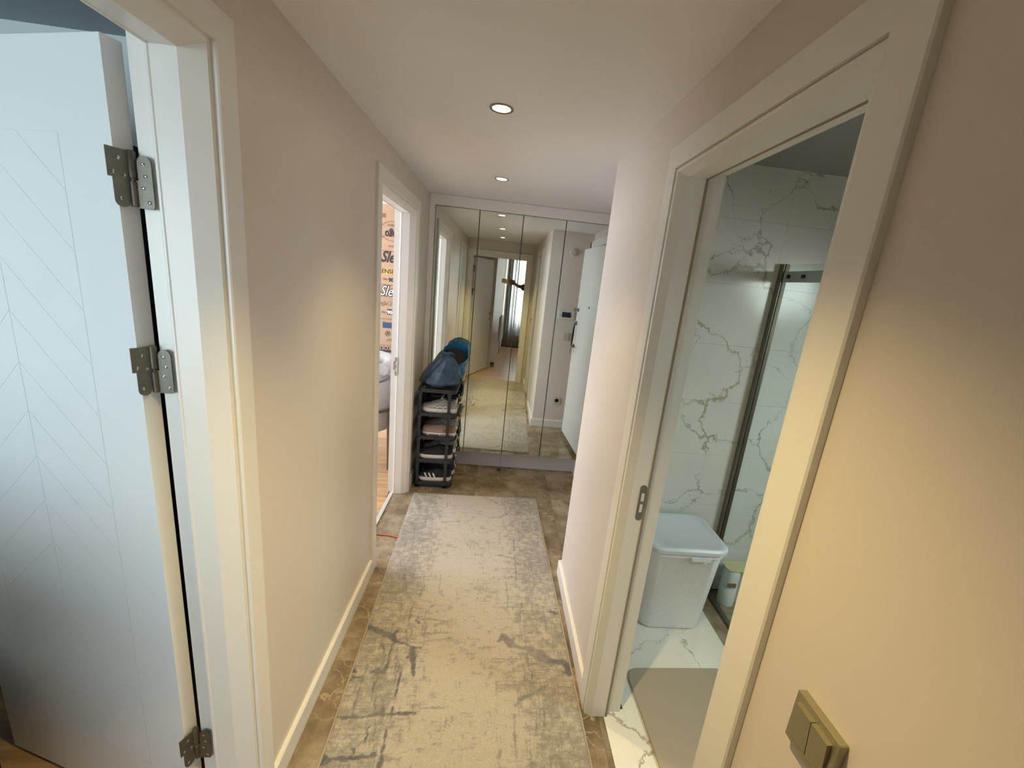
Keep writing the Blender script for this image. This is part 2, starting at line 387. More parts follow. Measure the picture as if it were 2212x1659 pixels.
def wall_with_openings(name, label, axis, base, thick, a0, a1, z1, openings, mat, top=DH+.03, z0=0):
    """axis 'Y': wall runs along y at x in (base, base+thick)"""
    b = MB(); lo, hi = min(base, base+thick), max(base, base+thick)
    def seg(p, q, za, zb):
        if q-p < 1e-4: return
        if axis == 'Y': b.box(lo, hi, p, q, za, zb)
        else: b.box(p, q, lo, hi, za, zb)
    cur = a0
    for (p, q, *zz) in sorted(openings):
        zb, zt = (zz[0], zz[1]) if zz else (z0, top)
        seg(cur, p, z0, z1); seg(p, q, zt, z1)
        if zb > z0+1e-4: seg(p, q, z0, zb)
        cur = q
    seg(cur, a1, z0, z1)
    return tag(b.build(name, mat), label, 'wall', kind='structure')
pad = .03
wall_with_openings('wall_left', 'long beige hall wall on the left with two white door frames', 'Y', XL, -TW, -.10, 3.62, 2.6, [(L1[0]-pad, L1[1]+pad), (L2[0]-pad, L2[1]+pad)], M['wall'])
wr = MB()
# right hall wall with a softly rounded outer corner at the foyer
pts = [(XR, YC-.012)]+[(XR+.012-.012*math.cos(a), YC-.012+.012*math.sin(a)) for a in [PI/2*k/4 for k in range(1, 5)]]+[(XF, YC), (XF, YC-.055), (XR+.125, YC-.055)]
pts = pts+[(XR+.125, B1[1]+pad), (XR, B1[1]+pad)]
wr.prism(pts, 0, 2.6)
wr.box(XR, XR+.125, B1[0]-pad, B1[1]+pad, DH+.03, 2.6); wr.box(XR, XR+.125, -.10, B1[0]-pad, 0, 2.6)
wr_o = wr.build('wall_right', M['wall'], smooth=True); tag(wr_o, 'beige hall wall on the right, ending at the foyer corner', 'wall', kind='structure')
wall_with_openings('wall_end', 'beige end wall behind the camera with a white door frame', 'X', YE, -TW, XL-TW, 2.6, 2.6, [(E1[0]-pad, E1[1]+pad)], M['wall'])
wall_with_openings('wall_foyer', 'beige foyer wall holding the entrance door', 'Y', XF, .14, YC-.055, 3.62, 2.6, [], M['wall'])
wall_with_openings('wall_wardrobe', 'wall behind the mirrored wardrobe', 'X', 3.62+.4, .1, XL-TW, XF+.14, 2.6, [], M['wall'])
tag(MB().box(XL, XF, YE, 4.02, H, H+.05).build('ceiling', M['ceil']), 'smooth warm white hall ceiling', 'ceiling', kind='structure')

# hall floor: slab + marble tiles
fl = tag(MB().box(XL-.14, XF+.14, -.10, 4.02, -.06, -.012).build('floor', M['brown']), 'glossy brown marble hall floor', 'floor', kind='structure')
def tiles(parent, name, mat, x0, x1, y0, y1, sx, sy, ox, oy, z0, z1, gap=.0003, skip=None):
    cache = {}
    i0 = math.floor((x0-ox)/sx); j0 = math.floor((y0-oy)/sy)
    i = i0
    while ox+i*sx < x1:
        j = j0
        while oy+j*sy < y1:
            a, b = max(x0, ox+i*sx), min(x1, ox+(i+1)*sx); c, d = max(y0, oy+j*sy), min(y1, oy+(j+1)*sy)
            j += 1
            if b-a < .004 or d-c < .004: continue
            key = (round(b-a, 4), round(d-c, 4))
            if key not in cache:
                t = MB().box(gap, b-a-gap, gap, d-c-gap, z0, z1).build(name, mat, parent, (a, c, 0)); cache[key] = t.data
            else: link(name, cache[key], parent, (a, c, 0))
        i += 1
tiles(fl, 'tile', M['brown'], XL-.092, XR+.066, -.10, YC-.06, .6, .6, XL-.08, .3, -.012, 0)
tiles(fl, 'tile', M['brown'], XL-.092, XF, YC-.06, 3.60, .6, .6, XL-.08, .3, -.012, 0)
tag(MB().box(XL-.118, XL-.0925, L2[0]-.02, L2[1]+.02, -.01, .005).build('trim_1', M['trim'], bevel=.002), 'pale metal threshold strip in the far left doorway', 'threshold', kind='structure')
tag(MB().box(XL-.118, XL-.0925, L1[0]-.02, L1[1]+.02, -.01, .005).build('trim_2', M['trim'], bevel=.002), 'pale metal threshold strip in the near left doorway', 'threshold', kind='structure')

# baseboards
def baseboard(name, label, segs, mat=None, h=.088):
    b = MB()
    for (ax, base, dirn, p, q) in segs:
        prof = [(0, 0), (.014, 0), (.014, h-.006), (.010, h), (0, h)]
        if ax == 'Y': b.prism(prof, p, q, lambda u, v, t: (base+dirn*u, t, v))
        else: b.prism(prof, p, q, lambda u, v, t: (t, base+dirn*u, v))
    return tag(b.build(name, mat or M['base']), label, 'baseboard', kind='structure')
baseboard('baseboard_left', 'white baseboard along the left hall wall', [('Y', XL, 1, L1[1]+.074, L2[0]-.074), ('Y', XL, 1, YE, L1[0]-.074), ('Y', XL, 1, L2[1]+.074, 3.43)])
baseboard('baseboard_right', 'white baseboard along the right hall wall', [('Y', XR, -1, B1[1]+.082, YC), ('Y', XR, -1, YE, B1[0]-.082)])
baseboard('baseboard_foyer', 'white baseboard under the thermostat in the foyer', [('X', YC, 1, XR-.014, XF)])

# ------------------------------------------------------------------ door frames
PROF = [(.072, .0), (.072, -.012), (.069, -.015), (.0125, -.015), (.010, -.012), (.0095, -.004), (.0, -.003), (-.022, .036), (-.022, .088), (-.020, .091),
        (.0, .091), (.0, .1505), (.07, .1505), (.07, .1375)]
PROF_SLIM = [(.080, .0), (.080, -.012), (.077, -.015), (.0125, -.015), (.0120, -.005), (.0080, -.005), (.0072, -.011), (.0, -.010), (-.012, .018), (-.012, .074), (-.010, .077),
        (.008, .077), (.008, .1505), (.07, .1505), (.07, .1375)]
def frame(parent, axis, base, dirn, a0, a1, h, depth=TW, name='frame', mat=None, prof=None):
    """sweep the casing and jamb profile round the opening; u outward of opening, v depth (negative = proud of wall)"""
    prof = [(u, v if v < .1 else depth+(v-.1375)) for u, v in (prof or PROF)]
    path = [(a0, 0, -1, 0), (a0, h, -1, 1), (a1, h, 1, 1), (a1, 0, 1, 0)]
    rings = []
    for (p, z, sx, sz) in path:
        ring = []
        for u, v in prof:
            a = p+sx*u; zz = z+sz*u if sz else 0.0
            d = base+dirn*v
            ring.append((d, a, zz) if axis == 'Y' else (a, d, zz))
        rings.append(ring)
    o = MB().loft(rings).build(name, mat or M['white'], parent, smooth=False)
    # brown seal in the rebate
    sp = [(-.0222, .085), (-.0238, .087), (-.0238, .091), (-.020, .0945), (.0, .097), (.0, .089)]
    if name == 'frame_sealed': sp = [(u+.0100, v-.0135) for u, v in sp]
    rings = []
    for (p, z, sx, sz) in path:
        rings.append([((base+dirn*v, p+sx*u, z+sz*u if sz else 0) if axis == 'Y' else (p+sx*u, base+dirn*v, z+sz*u if sz else 0)) for u, v in sp])
    MB().loft(rings).build('seal', M['seal'] if name == 'frame_sealed' else M['white'], parent)
    o.name = 'frame'
    return o
door1 = thing('door_1', 'near left white door open into the room, with chevron grooves and three hinges', 'door', kind='structure')
frame(door1, 'Y', XL, -1, L1[0], L1[1], DH)
door2 = thing('door_2', 'far left white doorway beside the black shoe rack', 'door', kind='structure')
frame(door2, 'Y', XL, -1, L2[0], L2[1], DH)
door3 = thing('door_3', 'white bathroom doorway in the right wall', 'door', kind='structure')
frame(door3, 'Y', XR, 1, B1[0], B1[1], DH-.02, depth=.125, name='frame_sealed', prof=PROF_SLIM)
door4 = thing('door_4', 'white doorway and open door seen only in the mirror', 'door', kind='structure')
frame(door4, 'X', YE, -1, E1[0], E1[1], DH-.03)

# ---- hinges: paumelle with a stepped leaf plate and a rounded jamb plate
def plate_poly(kind):
    if kind == 'jamb':   # a across, z up: rounded top, square foot with a soft corner
        w, h = .030, .098
        pts = [(0, 0)]+[(w-.006+.006*math.cos(a), .006+.006*math.sin(a)) for a in [-PI/2+PI/2*k/4 for k in range(5)]]
        pts += [(w/2+.002+(w/2-.002)*math.cos(a), h-w/2+(w/2)*math.sin(a)) for a in [PI*k/8 for k in range(9)]]
        pts += [(.004, h*.52), (0, h*.52)]
        return pts
    w, h = .037, .105
    pts = [(0, h), (0, h*.48), (.007, h*.48)]
    pts += [(w-.012, h*.48), (w-.012, h*.48)]
    pts = [(0, h*.50), (0, h), (w, h), (w, h*.50), (.010, h*.50)]
    w = .0345; pts = [(0, h), (w, h), (w, h*.50), (w-.007, h*.50)]
    cx, r = (w-.007+.004)/2, (w-.007-.004)/2
    pts += [(cx+r*math.cos(a), r-r*math.sin(a)) for a in [PI*k/8 for k in range(9)]]
    pts += [(.004, h*.44), (0, h*.44)]
    return pts
def screw(parent, p, nrm, r=.0036):
    z = Vector(nrm).normalized(); q = z.to_track_quat('Z', 'Y').to_matrix().to_4x4(); q.translation = Vector(p)
    b = MB(); prof = [(r, 0), (r, .0006), (r*.75, .0009), (r*.3, .0003)]
    rings = [[tuple(q @ Vector((rr*math.cos(2*PI*k/10), rr*math.sin(2*PI*k/10), h))) for k in range(10)] for rr, h in prof]
    b.loft(rings); return b.build('screw', M['chrome'], parent)
def hinge(parent, pivot, z0, jdir, jn, ldir, ln, screws=True):
    """pivot (x,y); jdir: along jamb plate away from pivot, jn its normal; ldir/ln same for the leaf edge plate"""
    px, py = pivot; k = MB()
    k.lathe([(.0065, 0), (.0075, .001), (.0075, .046), (.0065, .047)], 14, (px, py, z0+.002))
    k.lathe([(.005, .047), (.005, .052)], 12, (px, py, z0+.002))
    k.lathe([(.0065, .052), (.0075, .053), (.0075, .100), (.0055, .103)], 14, (px, py, z0+.002))
    root = k.build('hinge', M['steeldark'], parent, smooth=True)
    for kind, dr, nn in (('jamb', jdir, jn), ('leaf', ldir, ln)):
        dr, nn = Vector((*dr, 0)).normalized(), Vector((*nn, 0)).normalized()
        P = Vector((px, py, z0 + (0 if kind == 'jamb' else -.002)))+dr*.006
        def fn(a, b, h, P=P, dr=dr, nn=nn): return tuple(P+dr*a+nn*h+Vector((0, 0, b)))
        MB().prism(plate_poly(kind), -.001, .0015, fn).build('hinge_plate', M['steeldark'], root)
        if screws:
            hs = [(.015, .082), (.018, .060), (.012, .038), (.021, .012)] if kind == 'jamb' else [(.016, .088), (.026, .062), (.009, .058), (.019, .016)]
            for a, b in hs: screw(root, fn(a, b, .0016), nn)
    return root
# near left leaf: hinged at the far jamb
A = Vector((-.752, .922)); B = Vector((-1.447, 1.135)); dl = (B-A).normalized(); nl = Vector((dl.y, -dl.x))
if nl.y > 0: nl = -nl            # normal facing the camera side
LW = .735
ang = math.atan2(dl.y, dl.x)
leaf = MB().box(0, LW, .0024, .038, .012, 2.003).build('door_leaf', M['leaf'], door1, bevel=.0015)
# local frame: x along leaf, y away from camera
leaf.matrix_local = Matrix(((dl.x, -nl.x, 0, A.x), (dl.y, -nl.y, 0, A.y), (0, 0, 1, 0), (0, 0, 0, 1)))
s0, s1, zb, zt, sc = .137, .598, .20, 1.838, .3675
g = .0008
def clipz(poly, zlim, keep_above):
    out = []
    for i in range(len(poly)):
        p, q = poly[i], poly[(i+1) % len(poly)]
        ip = (p[1] >= zlim) if keep_above else (p[1] <= zlim); iq = (q[1] >= zlim) if keep_above else (q[1] <= zlim)
        if ip: out.append(p)
        if ip != iq:
            t = (zlim-p[1])/(q[1]-p[1]); out.append((p[0]+t*(q[0]-p[0]), zlim))
    return out
def panel(poly):
    cl = []
    for p in poly:
        if not cl or (abs(p[0]-cl[-1][0])+abs(p[1]-cl[-1][1])) > 1e-5: cl.append(p)
    if len(cl) < 3: return
    MB().prism(cl, .0018, .0030, lambda a, b, h: (a, h, b)).build('panel', M['leaf'], leaf)
fb = MB()
for q in ((0, s0-g, .013, 2.002), (s1+g, LW, .013, 2.002), (s0-g, s1+g, .013, zb-g), (s0-g, s1+g, zt+g, 2.002)): fb.box(q[0], q[1], .0018, .0030, q[2], q[3])
fo = fb.build('panel_frame', M['leaf'], leaf); fo.data.transform(Matrix(((1, 0, 0, 0), (0, 1, 0, -.0), (0, 0, 1, 0), (0, 0, 0, 1))))
sl = .93; step = .1195
for side in (0, 1):
    a, b = (s0+g*.4, sc-g) if side == 0 else (sc+g, s1-g*.4)
    k = 0
    while True:
        top = 1.945+3*.1195-k*step; bot = top-step+2*g*1.4; k += 1   # value at the centre line
        if top < zb-.02: break
        za = lambda s, c: c-sl*abs(s-sc)
        poly = [(a, za(a, bot)), (b, za(b, bot)), (b, za(b, top)), (a, za(a, top))]
        poly = clipz(clipz(poly, zb, True), zt, False) if poly else []
        if len(poly) >= 3: panel(poly)
PV = (-.7345, .9420)
for z in (1.712, 1.330, .262): hinge(door1, PV, z, (1, .0), (0, -1), (-.40, -.92), (.93, -.36))
# lever handle on the near leaf (out of the photo's frame)
def lever(parent, x, z, side, s=1):
    b = MB(); b.lathe([(.026, 0), (.026, s*.006), (.010, s*.008), (.010, s*.045)], 20, (x, side, z), 'Y')
    b.tube([(x, side+s*.042, z), (x-.03, side+s*.044, z), (x-.115, side+s*.044, z)], .009, 10)
    b.lathe([(.020, 0), (.020, s*.005), (.003, s*.006)], 16, (x, side, z-.09), 'Y')
    return b.build('door_handle', M['steel'], parent, smooth=True)
lever(leaf, LW-.05, 1.0, 0, -1)
# far left leaf, open against the room side
def simple_leaf(parent, hinge_xy, angle, width, zt=1.995, handle=True, hz=1.0):
    o = MB().box(0, width, -.019, .019, .012, zt).build('door_leaf', M['leaf'], parent, bevel=.002)
    o.matrix_local = Matrix.Translation((hinge_xy[0], hinge_xy[1], 0)) @ Matrix.Rotation(angle, 4, 'Z')
    if handle: lever(o, width-.05, hz, .019, 1); lever(o, width-.05, hz, -.019, -1)
    return o
simple_leaf(door2, (XL-TW-.045, L2[0]+.03-.055), PI, .83)
simple_leaf(door3, (XR+.155, B1[0]-.03), -.12, .67)
d4 = simple_leaf(door4, (-.476, -.140), math.atan2(-.82, .285), .86, 1.955, True, 1.02)
for z in (1.72, 1.36, .26):
    hinge(door4, (-.496, -.122), z, (-.3, 1), (1, .1), (.9, -.25), (.3, .95), False)
# strike plates
def strike(parent, x, y, z, s):
    b = MB(); pts = rrect(0, .024, 0, .135, .0118, 5)
    b.prism(pts, 0, .0016, lambda a, c, h: (x+s*a, y-h, z+c)); root = b.build('strike_plate', M['steel'], parent)
    for zz in (.032, .074):
        MB().box(min(x+s*.008, x+s*.018), max(x+s*.008, x+s*.018), y-.0024, y-.0012, z+zz, z+zz+.030).build('strike_slot', M['plwhite'], root)
    MB().box(min(x+s*.022, x+s*.034), max(x+s*.022, x+s*.034), y-.0014, y+.0003, z+.045, z+.105).build('strike_lip', M['steel'], root)
strike(door3, XR+.046, B1[1]-.0118, .885, 1)
strike(door2, XL-.081, L2[1]-.0218, .915, -1)

# ------------------------------------------------------------------ entrance door (seen in the mirror)
door5 = thing('door_5', 'white entrance door standing slightly ajar in the foyer, seen in the mirror', 'door', kind='structure')
el = MB().box(-.045, 0, 0, .92, .045, 2.035).build('door_leaf', M['leaf'], door5, bevel=.003)
el.location = (.868, 2.335, 0); el.rotation_euler = (0, 0, math.atan2(-.042, .56))
MB().box(-.06, 0, -.045, 0, .0, 2.12).box(-.06, 0, .94, .985, 0, 2.12).box(-.06, 0, -.045, .985, 2.05, 2.12).build('frame', M['white'], door5, loc=(XF-.0, 2.30, 0))
MB().lathe([(.010, -.045), (.010, -.052), (.004, -.053)], 16, (0, .46, 1.47), 'X').build('peephole', M['shoebrown'], el, smooth=True)
MB().lathe([(.020, -.045), (.020, -.055), (.012, -.057), (.012, -.075), (.019, -.08), (.019, -.092), (.01, -.094)], 20, (0, .07, 1.42), 'X').build('lock_knob', M['steel'], el, smooth=True)
hb = MB(); hb.lathe([(.024, -.045), (.024, -.053), (.008, -.056), (.008, -.085)], 20, (0, .06, 1.035), 'X'); hb.tube([(-.083, .06, 1.035), (-.086, .09, 1.035), (-.086, .17, 1.033)], .008, 10); hb.build('door_handle', M['steel'], el, smooth=True)
MB().lathe([(.022, -.045), (.022, -.053), (.010, -.056), (.010, -.064)], 20, (0, .06, 1.28), 'X').build('lock_cylinder', M['steel'], el, smooth=True)
kx, ky = .805, 2.402
ln = thing('key_lanyard', 'black lanyard with keys hanging from the entrance door lock', 'lanyard', (kx, ky, 1.28))
MB().tube([(0.004, 0, 0), (-.006, .006, -.05), (-.012, .010, -.16), (-.010, .004, -.24), (-.002, -.004, -.17), (.002, -.004, -.06), (.004, 0, 0)], .0055, 8).build('strap', M['blackfab'], ln, smooth=True)
MB().tube([(-.010, .02*math.cos(a), -.262+.018*math.sin(a)) for a in [2*PI*k/14 for k in range(15)]], .0016, 6).build('key_ring', M['chrome'], ln)
for q in (-.3, .1, .4):
    kb = MB(); kb.lathe([(.002, -.001), (.011, -.001), (.011, .001), (.002, .001)], 14, (0, 0, -.012), 'X'); kb.box(-.001, .001, -.003, .003, -.055, -.02); kb.box(-.001, .001, .003, .006, -.052, -.034)
    ko = kb.build('key', M['steel'], ln, (-.010, .012*q, -.278)); ko.rotation_euler = (q, 0, q)

# ------------------------------------------------------------------ foyer wall fittings
def wall_plate(name, label, cat, x, z, w, h, mats, group=None):
    t = thing(name, label, cat, (x, YC, z)); return t
t = thing('thermostat', 'white wall thermostat with dark screen, reflected beside the entrance door', 'thermostat', (.745, YC, 1.338))
MB().prism(rrect(-.088, .088, -.046, .046, .008), 0, .022, lambda a, b, h: (a, h, b)).build('body', M['plwhite'], t, bevel=.002)
MB().box(-.050, .050, .022, .0235, -.028, .030).build('screen', M['screen'], t)
for x in (-.064, .062): MB().lathe([(.006, .022), (.006, .0245)], 12, (x, 0, -.005), 'Y').build('button', M['plgrey'], t)
t = thing('foyer_light_switch', 'beige double light switch below the thermostat', 'light switch', (.772, YC, 1.095))
MB().box(-.044, .044, 0, .009, -.042, .042).build('plate', M['fit'], t, bevel=.002)
for s in (-1, 1): MB().box(s*.015-.014, s*.015+.014, .009, .014, -.030, .030).build('rocker', M['fit'], t, bevel=.0015)
t = thing('power_socket', 'beige wall socket above the foyer baseboard', 'socket', (.757, YC, .335))
MB().box(-.044, .044, 0, .009, -.042, .042).build('plate', M['fit'], t, bevel=.002)
MB().lathe([(.024, .009), (.024, .0105), (.020, .0105), (.020, .004)], 22, (0, 0, 0), 'Y').build('socket_well', M['plgrey'], t, smooth=True)
for s in (-1, 1): MB().lathe([(.003, .004), (.003, .0095)], 8, (s*.0095, 0, 0), 'Y').build('pin_hole', M['screen'], t)
t = thing('door_chime', 'round pale door chime high on the foyer wall', 'chime', (.742, YC, 2.012))
MB().lathe([(.040, 0), (.040, .012), (.034, .020), (.012, .023)], 28, (0, 0, 0), 'Y').build('cover', M['fit'], t, smooth=True)
MB().lathe([(.010, .022), (.010, .0245)], 16, (0, 0, 0), 'Y').build('button', M['plwhite'], t)

# near light switch on the right wall
t = thing('light_switch', 'double light switch low on the right wall at the photo edge', 'light switch', (XR, .4165, 1.084))
def rw(a, b, h): return (-h, a, b)
MB().prism(rrect(-.039, .039, -.0405, .0405, .002, 2), 0, .012, rw).build('plate', M['champagne'], t, bevel=.001)
for s in (-1, 1):
    a0, a1 = (-.029, -.0006) if s < 0 else (.0006, .029)
    MB().add([(-.012, a0, -.029), (-.012, a1, -.029), (-.012, a1, .029), (-.012, a0, .029), (-.0135, a0, -.029), (-.0135, a1, -.029), (-.0195, a1, .029), (-.0195, a0, .029)],
             [(0, 1, 2, 3), (4, 5, 6, 7), (0, 1, 5, 4), (1, 2, 6, 5), (2, 3, 7, 6), (3, 0, 4, 7)]).build('rocker', M['champagne'], t)

# ------------------------------------------------------------------ recessed spots
sl_lab = ['warm recessed ceiling spotlight above the camera, seen in the mirror', 'larger warm recessed spotlight nearest in the hall ceiling', 'small recessed spotlight in the ceiling nearer the wardrobe']
for k, (x, y) in enumerate(SPOTS):
    t = thing('recessed_spotlight', sl_lab[k], 'ceiling light', (x, y, H), group='recessed ceiling spotlights')
    MB().lathe([(.042, 0), (.042, -.003), (.040, -.005), (.033, -.004), (.031, -.0005)], 32).build('trim_ring', M['chrome'] if k == 2 else M['steel'], t, smooth=True)
    MB().lathe([(.031, -.0006), (.030, -.0030), (.018, -.0048), (.004, -.0055)], 28).build('lens', M['lamp'], t, smooth=True)

# ------------------------------------------------------------------ mirrored wardrobe
my = -.0026
wd = thing('mirrored_wardrobe', 'built-in wardrobe with four tall mirrored doors filling the hall end', 'wardrobe', (0, YM, 0), my)
ch, mb_, m1, p = 2.140, .165, -.5422, .334
b = MB(); b.box(XL+.002, m1-.001, .0, .12, 0, H-.002); b.box(m1+4*p+.001, XF-.002, .0, .12, 0, H-.002); b.box(m1-.001, m1+4*p+.001, .0, .12, ch+.002, H-.002)
b.build('surround', M['cab'], wd)
MB().box(m1, m1+4*p, .022, .50, mb_, ch).build('carcass', M['cab'], wd)
for k in range(4):
    d = MB().box(m1+k*p+.0016, m1+(k+1)*p-.0016, .004, .022, mb_, ch).build('mirror_door', M['mirroredge'], wd)
    MB().box(m1+k*p+.0034, m1+(k+1)*p-.0034, .0, .0045, mb_+.002, ch-.002).build('mirror_pane', M['mirror'], d)
for a, c in ((XL+.004, .1235), (.1250, XF-.004)): MB().box(a, c, .105, .122, .0, mb_+.01).build('plinth_panel', M['plinth'], wd)
for k in (3,): MB().box(m1+k*p-.004, m1+k*p+.004, -.014, .001, 1.09, 1.285).build('door_handle', M['plgrey'], wd, bevel=.001)
t = thing('door_stop', 'small black door stop on the marble by the wardrobe plinth', 'door stop', (.117, 3.455, 0))
MB().lathe([(.016, 0), (.018, .003), (.015, .006), (.014, .012), (.017, .015), (.016, .019), (.006, .021)], 20).build('buffer', M['black'], t, smooth=True)
MB().lathe([(.019, 0), (.019, .003), (.016, .0035)], 20).build('foot', M['steel'], t, smooth=True)

# ------------------------------------------------------------------ runner rug
def seg_mask(X, Y, segs):
    m = np.zeros_like(X)
    for (x0, y0, x1, y1, w0, w1, s) in segs:
        dx, dy = x1-x0, y1-y0; L2_ = dx*dx+dy*dy+1e-9
        t = np.clip(((X-x0)*dx+(Y-y0)*dy)/L2_, 0, 1)
        d = np.hypot(X-(x0+t*dx), Y-(y0+t*dy)); wd_ = w0+(w1-w0)*t
        m = np.maximum(m, s*np.clip((1.45-d/wd_)*2.2, 0, 1))
    return m
def vnoise(X, Y, sc, seed):
    r = np.random.default_rng(seed); G = r.random((256, 256)); u, v = X*sc+40, Y*sc+40
    i, j = np.floor(u).astype(int), np.floor(v).astype(int); fu, fv = u-i, v-j; fu = fu*fu*(3-2*fu); fv = fv*fv*(3-2*fv)
    g_ = lambda a, b_: G[a % 256, b_ % 256]
    return (g_(i, j)*(1-fu)+g_(i+1, j)*fu)*(1-fv)+(g_(i, j+1)*(1-fu)+g_(i+1, j+1)*fu)*fv-.5
RY0, RY1, RX0, RX1, rs = -.06, 2.966, -.439, .498, -.0293
def rug():
    nx, ny = 200, 600; hw = (RX1-RX0)/2
    xs = np.linspace(-hw, hw, nx); ys = np.linspace(RY0, RY1, ny)
    X, Y = np.meshgrid(xs, ys)
    Z = .009+.0006*vnoise(X, Y, 9, 1)+.0005*vnoise(X, Y, 40, 2)
    Z[:, 0] = Z[:, -1] = .002; Z[0, :] = Z[-1, :] = .002
    Z[:, 1] *= .93; Z[:, -2] *= .93
    wx = X+.009*vnoise(X, Y, 50, 5)+.006*vnoise(X, Y, 110, 6); wy = Y+.009*vnoise(X, Y, 50, 7)+.006*vnoise(X, Y, 110, 8)
    sg = RUG_STROKES
    m = seg_mask(wx, wy, sg)
    r = np.random.default_rng(11); cr = []
    for _ in range(150):   # faint woven ladder strokes along both borders
        side = r.choice((-1, 1)); x = side*(.16+.28*r.random()); y = r.uniform(RY0, RY1)
        if r.random() < .55: cr.append((x, y, x+r.normal(0, .004), y+r.uniform(.05, .22), .0018, .0026, r.uniform(.25, .6)))
        else: cr.append((x, y, x-side*r.uniform(.04, .12), y+r.normal(0, .008), .0018, .0026, r.uniform(.25, .6)))
    m = np.maximum(m, seg_mask(wx*.6+X*.4, wy*.6+Y*.4, cr))
    m = np.clip(m+(m > .05)*.15*vnoise(X, Y, 60, 9), 0, 1)
    V = np.stack([X.ravel(), Y.ravel(), Z.ravel()], 1)
    idx = np.arange(nx*ny).reshape(ny, nx)
    F = np.stack([idx[:-1, :-1].ravel(), idx[:-1, 1:].ravel(), idx[1:, 1:].ravel(), idx[1:, :-1].ravel()], 1)
    me = bpy.data.meshes.new('runner_rug'); me.vertices.add(len(V)); me.vertices.foreach_set('co', V.astype(np.float32).ravel())
    me.loops.add(F.size); me.loops.foreach_set('vertex_index', F.astype(np.int32).ravel())
    me.polygons.add(len(F)); me.polygons.foreach_set('loop_start', np.arange(0, F.size, 4, dtype=np.int32))
    try: me.polygons.foreach_set('loop_total', np.full(len(F), 4, dtype=np.int32))
    except Exception: pass
    me.update(calc_edges=True); me.validate()
    at = me.attributes.new('stroke', 'FLOAT', 'POINT'); at.data.foreach_set('value', m.ravel().astype(np.float32))
    me.materials.append(M['rug']); 
    for pl in me.polygons: pl.use_smooth = True
    o = link('pile', me, rug_root)
    MB().box(-hw, hw, RY0, RY1, .0005, .0035).build('backing', M['plgrey'], rug_root)
    e = MB()
    for s in (-1, 1): e.tube([(s*hw, y, .0045) for y in np.linspace(RY0, RY1, 16)], .004, 6)
    e.build('edge_binding', M['mat'], rug_root)
    fr = MB()
    for k in range(230):
        x = -hw+(k+.5)*2*hw/230
        for yy, s in ((RY1, 1), (RY0, -1)):
            q = r.normal(0, .003); fr.box(x-.0009+q*.3, x+.0009+q*.3, min(yy, yy+s*.016+q), max(yy, yy+s*.016+q), .0006, .0030)
    tag(fr.build('fringe', M['mat'], rug_root), kind='stuff')
